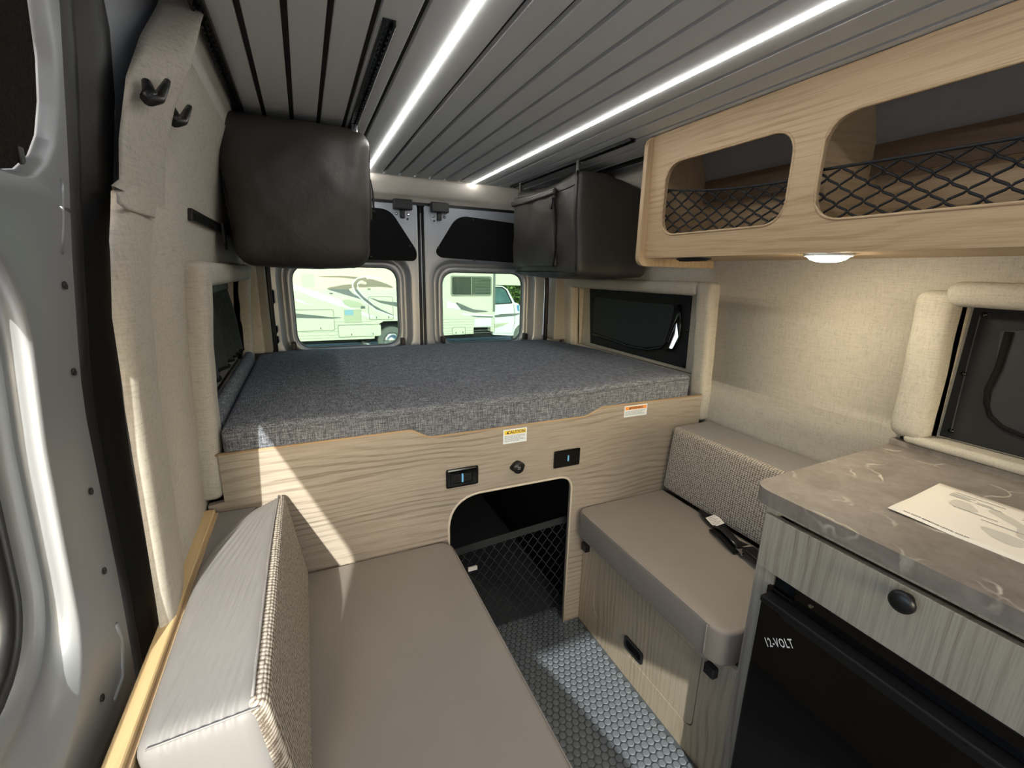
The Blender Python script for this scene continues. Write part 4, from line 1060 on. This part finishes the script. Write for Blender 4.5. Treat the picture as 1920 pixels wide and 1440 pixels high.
for q in [(1160, 546), (1240, 551), (1288, 620), (1282, 686), (1230, 673), (1140, 650), (1110, 560)]:
    part('snap', lathe([(.008, 0), (.006, -.004), (0, -.005)], at(*q, 'x', SX - .001), (1, 0, 0), 10), BLACKG, t, True)
SX = 1.606
ya = at(1830, 583, 'x', SX); yb = at(1775, 815, 'x', SX)
t = thing('window_shade', 'black cover with curved zip over the galley window', 'window cover', (SX, .2, 1.0), 'black window covers')
part('window_backing', box(SX + .0035, SX + .008, HR2[0] - .01, HR2[1] + .01, HR2[2] - .01, HR2[3] + .01), LINEN, wr_)
part('cover', plate([(.568, 1.362), (-.24, 1.368), (-.24, 1.0), (.568, 1.0)], [], YZ(SX), .003), SHADE, t)
zf = rpoly([sx(q) for q in [(1878, 620), (1866, 700), (1852, 755), (1870, 800), (1920, 822), (2200, 830), (2200, 620)]], [.01, .02, .03, .03, .02, 0, 0], 4)
part('flap', plate(zf, [], YZ(SX - .006), .004), SHADE2, t)
part('zip_fold', tube([shp(q, .008) for q in [(1892, 622), (1884, 650), (1872, 690), (1852, 730), (1849, 755), (1856, 780), (1878, 800), (1920, 818), (1990, 832)]], lambda s: .0085 - .004 * s, 8), BLACKM, t, True)
part('stitching', tube([shp(q, .001) for q in [(1838, 590), (1812, 690), (1783, 808)]], .0015, 5), plain('grey_thread', srgb(70, 72, 74), .8), t)
for q in [(1806, 701), (1783, 808), (1845, 590)]: part('snap', lathe([(.007, 0), (.005, -.004), (0, -.005)], at(*q, 'x', SX - .001), (1, 0, 0), 10), BLACKG, t, True)
# left curtain with folds
t = thing('curtain', 'dark gathered curtain hanging in the left rear window', 'curtain', (-.31, 1.95, 1.0))
rows = []
for k in range(30):
    v = k / 29; z = lerp(1.352, 1.062, v); row = []
    for i in range(81):
        u = i / 80; y = lerp(1.43, 2.37 - .30 * v * v, u) if False else lerp(1.43, 2.36, u)
        amp = .004 + .016 * min(1, v * 2)
        x = -.318 + amp * math.sin(u * 46 + 2.2 * math.sin(u * 9) + v * 1.2) * (1 - .3 * v)
        if v < .12: x = -.318 + .002 * math.sin(u * 46)
        row.append(Vector((x + .03 * v, y, z + .012 * math.sin(u * 3.1) * v)))
    rows.append(row)
o = part('fabric', grid(rows), CURT, t, True); thicken(o, .0025, 0)
part('header', softbox((-.322, 1.425, 1.325), (-.308, 2.365, 1.36), .004, (1, 20, 2)), SHADE2, t)
part('hem_cord', tube([r_[-1] * 0 + Vector((p.x + .004, p.y, p.z - .002)) for r_ in rows[-1:] for p in rows[-1]], .005, 6), BLACKM, t, True)

# ------------------------------------------------------------------ hooks and cap on the left wall
def hook(label, tips, depth):
    # tips: left tip, valley, right tip, bottom (pixels)
    t = thing('coat_hook', label, 'hook', onL(*tips[3]), 'black coat hooks on the left wall')
    base = onL(*tips[3], .004); out = []
    L = onL(*tips[0], .012); Rr = onL(*tips[2], .030); B = onL(*tips[1], .022)
    part('prong', tube([L, L.lerp(B, .5) + Vector((.003, 0, -.004)), B], lambda s: .0062 + .005 * math.sin(s * PI * .6), 10, flat=.9), BLACK, t, True)
    part('prong', tube([B, B.lerp(Rr, .35) + Vector((.003, 0, -.008)), B.lerp(Rr, .7) + Vector((.002, 0, -.003)), Rr], lambda s: .0112 - .0062 * s, 10, flat=.9), BLACK, t, True)
    part('back_plate', lathe([(.011, 0), (.011, .004), (.007, .010), (0, .012)], onL(*tips[1], .0), (1, 0, .3), 16), BLACK, t, True)
hook('larger black coat hook, higher on the left wall near the sliding door', [(274, 152), (278, 186), (314, 152), (283, 192)], .03)
hook('smaller black coat hook, lower and nearer the left bag', [(322, 202), (327, 228), (355, 200), (331, 236)], .03)
p = onL(256, 553, .001)
solo('screw_cap', lathe([(.013, 0), (.0125, .003), (.009, .005), (0, .006)], p, (1, 0, .05), 20), plain('cream_plastic', srgb(200, 194, 178), .5, var=.02), 'round cream screw cap on the upholstered left wall', 'cap', True)

# ------------------------------------------------------------------ motorhome outside
def rv(cx, cy, off=0.0):
    p = at(500 + cx / 3.4286, 480 + cy / 3.4286, 'y', RVY); return (p.x, p.z)
RVB = plain('cream_motorhome_wall', srgb(226, 228, 210), .35, var=.015, vs=2)
RVW_ = plain('white_graphic', srgb(244, 246, 244), .35, var=.01); RVG = plain('grey_graphic', srgb(112, 116, 118), .4, var=.03); RVM = plain('beige_graphic', srgb(196, 198, 176), .4, var=.02)
RVL = plain('panel_line', srgb(150, 152, 140), .6, var=.05); RVGLASS = plain('dark_tinted_glass', srgb(60, 72, 66), .12, var=.1)
CABW = plain('white_cab_paint', srgb(240, 244, 246), .25, var=.01); TYRE = plain('tyre_rubber', srgb(112, 116, 112), .9, var=.05); UNDER = plain('dark_chassis', srgb(34, 36, 40), .9, var=.2)
t = thing('motorhome', 'cream class C motorhome with grey and white swoosh graphics parked outside', 'motorhome', (2.5, RVY + 1.1, GZ))
xr = rv(1466, 100)[0]; xl = -2.6; zb = rv(300, 546)[1]; zt = 2.75
xw, zw = RVW.x, RVW.z; RWHL = .40
part('body', plate([(xl, zb), (xw - .46, zb), (xw - .42, zb + .33), (xw - .2, zb + .45), (xw + .2, zb + .45), (xw + .42, zb + .33), (xw + .46, zb), (rv(1330, 545)[0], zb + .03), (rv(1330, 460)[0], rv(1330, 460)[1]), (rv(1440, 458)[0], rv(1440, 458)[1]), (rv(1440, 515)[0], zb + .08), (xr, zb + .08), (xr, zt), (xl, zt)], [], XZ(RVY), 2.2), RVB, t)
xe = rv(1665, 100)[0] + .5
part('cab_over', plate(rpoly([(xr - .05, rv(1470, 186)[1]), (xe - .15, rv(1660, 192)[1]), (xe, rv(1660, 192)[1] + .25), (xe - .05, zt - .25), (xe - .4, zt), (xr - .05, zt)], [0, .1, .1, .2, .2, 0]), [], XZ(RVY + .06), 2.1), RVB, t)
cabp = [rv(1466, 187), rv(1525, 192), rv(1560, 215), rv(1605, 300), rv(1660, 318), rv(1720, 330), rv(1730, 480), rv(1700, 500), rv(1590, 515), rv(1466, 510)]
part('cab', plate(cabp, [], XZ(RVY + .12), 1.95), CABW, t)
cw = [rv(1476, 206), rv(1520, 208), rv(1542, 222), rv(1582, 300), rv(1476, 308)]
part('cab_window', plate(cw, [], XZ(RVY + .10), .03), plain('teal_glass', srgb(84, 120, 122), .1, var=.25, vs=4), t)
part('cab_window_frame', plate(rpoly([rv(1470, 199), rv(1523, 200), rv(1550, 218), rv(1592, 306), rv(1470, 314)], .02), [cw], XZ(RVY + .105), .02), UNDER, t)
part('door_line', tube([Vector((p[0], RVY + .115, p[1])) for p in (rv(1470, 330), rv(1475, 500), rv(1590, 500), rv(1606, 420), rv(1600, 310))], .008, 5), RVL, t)
m_ = rv(1643, 278)
part('mirror', softbox((m_[0] - .06, RVY - .18, m_[1] - .17), (m_[0] + .08, RVY - .02, m_[1] + .17), .04, (3, 3, 4)), CABW, t, True)
part('mirror_arm', tube([(m_[0] + .02, RVY - .08, m_[1] - .1), (m_[0] - .05, RVY + .2, m_[1] - .18)], .02, 6), UNDER, t)
part('cab_decal', plate([rv(1618, 318), rv(1634, 318), rv(1634, 358), rv(1622, 352)], [], XZ(RVY + .112), .006), plain('blue_decal', srgb(90, 150, 200), .4), t)
# side window with two sashes and blinds
u0, v1 = rv(1186, 130); u1, v0 = rv(1440, 252)
wn_ = part('window', plate(rrect(u0, u1, v0, v1, .05, 4), [], XZ(RVY - .02), .03), RVGLASS, t)
part('window_frame', plate(rrect(u0 - .02, u1 + .02, v0 - .02, v1 + .02, .06, 4), [rrect(u0 + .015, u1 - .015, v0 + .015, v1 - .015, .05, 4)], XZ(RVY - .03), .03), RVL, wn_)
um = rv(1315, 190)[0]; part('mullion', box(um - .012, um + .012, RVY - .03, RVY, v0, v1), RVL, wn_)
for k in range(12):
    z = v0 + (v1 - v0) * (k + .6) / 12.5; part('blind_slat', box(um + .03, u1 - .03, RVY - .026, RVY - .02, z - .010, z + .006), plain('blind_slat', srgb(110, 122, 104), .6) if k == 0 else bpy.data.materials['blind_slat'], wn_)
part('corner_trim', box(rv(1456, 100)[0], rv(1470, 100)[0], RVY - .02, RVY + .02, rv(1460, 358)[1], zt), plain('trim_grey', srgb(120, 124, 120), .5), t)
def deco(pts, m, y, nm, r=.03): part(nm, plate(rpoly([rv(*p) for p in pts], r, 3), [], XZ(RVY - y), y), m, t)
D = 'graphic'
deco([(265, 132), (480, 127), (600, 135), (690, 152), (770, 178), (832, 208), (720, 197), (560, 204), (655, 176), (600, 152), (470, 138)], RVG, .006, D)
deco([(370, 208), (500, 184), (655, 176), (560, 204), (522, 212), (560, 245), (665, 295), (500, 248)], RVG, .005, D)
deco([(160, 180), (330, 232), (480, 282), (540, 330), (620, 360), (735, 402), (640, 392), (540, 345), (400, 300), (230, 238), (160, 205)], RVW_, .005, D)
deco([(160, 258), (250, 300), (350, 330), (230, 305), (160, 275)], RVW_, .005, D)
deco([(480, 285), (520, 278), (600, 300), (640, 330), (540, 332), (500, 312)], RVM, .007, D)
deco([(170, 368), (300, 380), (420, 394), (510, 396), (420, 403), (180, 398)], RVG, .005, D)
deco([(640, 258), (720, 285), (850, 300), (1000, 305), (1000, 330), (850, 328), (730, 302)], RVG, .006, D)
deco([(660, 300), (740, 345), (850, 395), (700, 345)], RVG, .006, D)
deco([(1205, 290), (1330, 343), (1462, 358), (1330, 364), (1250, 345)], RVG, .006, D)
deco([(1155, 285), (1220, 310), (1255, 345), (1160, 335)], RVW_, .005, D)
deco([(1270, 275), (1400, 330), (1456, 350), (1370, 318)], RVW_, .005, D)
deco([(1250, 365), (1350, 372), (1460, 380), (1460, 392), (1340, 385), (1262, 382)], RVW_, .005, D)
deco([(1290, 384), (1400, 386), (1456, 388), (1456, 396), (1360, 394)], RVG, .007, D)
def cabdeco(pts, m, y=.006): part('graphic', plate(rpoly([rv(*p) for p in pts], .02, 3), [], XZ(RVY + .12 - y), y), m, t)
cabdeco([(1472, 385), (1520, 375), (1655, 370), (1600, 388), (1480, 398)], RVG); cabdeco([(1475, 440), (1580, 428), (1520, 455), (1475, 470)], RVM)
deco([(900, 20), (1000, 60), (1140, 90), (1010, 40)], RVW_, .004, D)
for ctrl, mm, rr in (([(745, 148), (640, 133), (585, 142), (556, 165), (552, 195), (570, 235), (620, 285), (700, 345), (850, 402)], RVW_, .022), ([(640, 142), (592, 152), (568, 178), (572, 215), (610, 262), (680, 318)], RVG, .035), ([(660, 143), (610, 155), (584, 180), (586, 210), (622, 256), (690, 312)], RVW_, .014)):
    part('swoosh', tube([Vector((p[0], RVY, p[1])) for p in (rv(*q) for q in ctrl)], rr, 6, flat=.5, up=(0, 1, 0)), mm, t)
def hatch_rv(a, b, c, d):
    p0, p1 = rv(a, d), rv(b, c); h = part('hatch', plate(rrect(p0[0], p1[0], p0[1], p1[1], .05, 4), [], XZ(RVY - .004), .006), RVB, t)
    part('hatch_frame', plate(rrect(p0[0], p1[0], p0[1], p1[1], .05, 4), [rrect(p0[0] + .014, p1[0] - .014, p0[1] + .014, p1[1] - .014, .045, 4)], XZ(RVY - .010), .008), RVL, h)
    for f in (.3, .8): part('lock', box(lerp(p0[0], p1[0], f) - .012, lerp(p0[0], p1[0], f) + .012, RVY - .014, RVY - .003, p0[1] + .04, p0[1] + .09), RVG, h)
hatch_rv(-40, 430, 342, 494); hatch_rv(462, 735, 437, 524); hatch_rv(658, 810, 260, 412); hatch_rv(1192, 1278, 455, 508)
a, b = rv(500, 430), rv(606, 343); part('utility_box', box(a[0], b[0], RVY - .02, RVY, a[1], b[1], bev=.005), RVM, t)
a, b = rv(502, 380), rv(555, 346); part('utility_label', box(a[0], b[0], RVY - .026, RVY - .019, a[1], b[1]), plain('blue_label', srgb(150, 190, 215), .5), t)
for q in ((605, 338, 632, 322), (648, 216, 668, 208), (403, 244, 425, 237)):
    a, b = rv(q[0], q[1]), rv(q[2], q[3]); part('vent', box(a[0], b[0], RVY - .02, RVY, a[1], b[1]), RVG, t)
for cy in (428, 447, 468, 490, 512, 530):
    for xa, xb in ((xl, xw - .5), (xw + .5, xr)):
        z = rv(300, cy)[1]; part('siding_line', box(xa, xb, RVY - .003, RVY + .002, z - .006, z + .002), RVL, t)
a, b = rv(1335, 458), rv(1446, 400); part('generator_cover', box(a[0], b[0], RVY - .03, RVY + .2, a[1], b[1], bev=.02), CABW, t)
part('chassis', box(xl + .3, xe - .8, RVY + .25, RVY + 1.9, zb - .12, zb + .5), UNDER, t)
part('exhaust', tube([(rv(590, 548)[0], RVY + .3, zb - .08), (rv(690, 578)[0], RVY - .05, zb - .20)], .05, 12), CHROME, t, True)
def wheel(x, z, y, R):
    wh = part('tyre', lathe([(R * .62, 0), (R * .95, .0), (R, .04), (R, .20), (R * .95, .24), (R * .62, .24)], (x, y, z), (0, 1, 0), 36), TYRE, t, True)
    part('rim', lathe([(R * .63, .0), (R * .60, .02), (R * .50, .03), (R * .36, .0), (R * .30, -.03), (R * .14, -.05), (0, -.05)], (x, y, z), (0, 1, 0), 28), CHROME, wh, True)
    bm = NB()
    for k in range(8): add_lathe(bm, [(R * .07, .034), (R * .07, .026), (0, .026)], (x + R * .45 * math.cos(k * PI / 4), y, z + R * .45 * math.sin(k * PI / 4)), (0, 1, 0), 8)
    part('hand_holes', bm, UNDER, wh)
wheel(xw, zw, RVY + .03, .37); fw = rv(1648, 488); wheel(fw[0] + .1, GZ + .37, RVY + .10, .37)
part('wheel_arch', box(xw - .45, xw + .45, RVY + .28, RVY + .3, zb, zb + .44), UNDER, t)

# hedge, fence beyond
HEDM = plain('hedge_leaf', srgb(120, 150, 78), .6, var=.45, vs=1.5)
hd = thing('hedge', 'sunlit green hedge behind the chain-link fence', 'hedge', (9.5, 19, GZ))
bm = NB()
for k in range(5200):
    x = random.uniform(4.5, 14); y = 19 + random.gauss(0, .35); z = random.uniform(GZ, GZ + 3.1) + .25 * math.sin(x * 2.3)
    s = random.uniform(.06, .13); a = Vector((random.gauss(0, 1), random.gauss(0, 1), random.gauss(0, 1))).normalized() * s; b = a.orthogonal().normalized() * s * .6
    c = Vector((x, y, z)); bm.faces.new([bm.verts.new(c + a), bm.verts.new(c + b), bm.verts.new(c - a), bm.verts.new(c - b)])
o = part('leaves', bm, HEDM, hd, recalc=False); o['kind'] = 'stuff'
part('core', softbox((4.5, 19.1, GZ), (14, 19.9, GZ + 2.7), .3, (30, 4, 8), lambda p: p + Vector((0, mnoise.noise(p * 2) * .3, mnoise.noise(p) * .4))), plain('hedge_core', srgb(58, 78, 40), .9, var=.4, vs=3), hd, True)
fn_ = thing('chain_link_fence', 'chain-link fence in front of the hedge outside', 'fence', (9, 17, GZ))
for k in range(5): part('post', tube([(5 + 2.2 * k, 17, GZ), (5 + 2.2 * k, 17, GZ + 2.0)], .03, 8), UNDER, fn_, True)
part('top_rail', tube([(5, 17, GZ + 2.0), (13.8, 17, GZ + 2.0)], .025, 8), UNDER, fn_, True)
part('wire_mesh', net(lambda u, v: Vector((5 + 8.8 * u, 17, GZ + 2.0 * v)), 60, 26, .003, sub=1, n=3), UNDER, fn_)
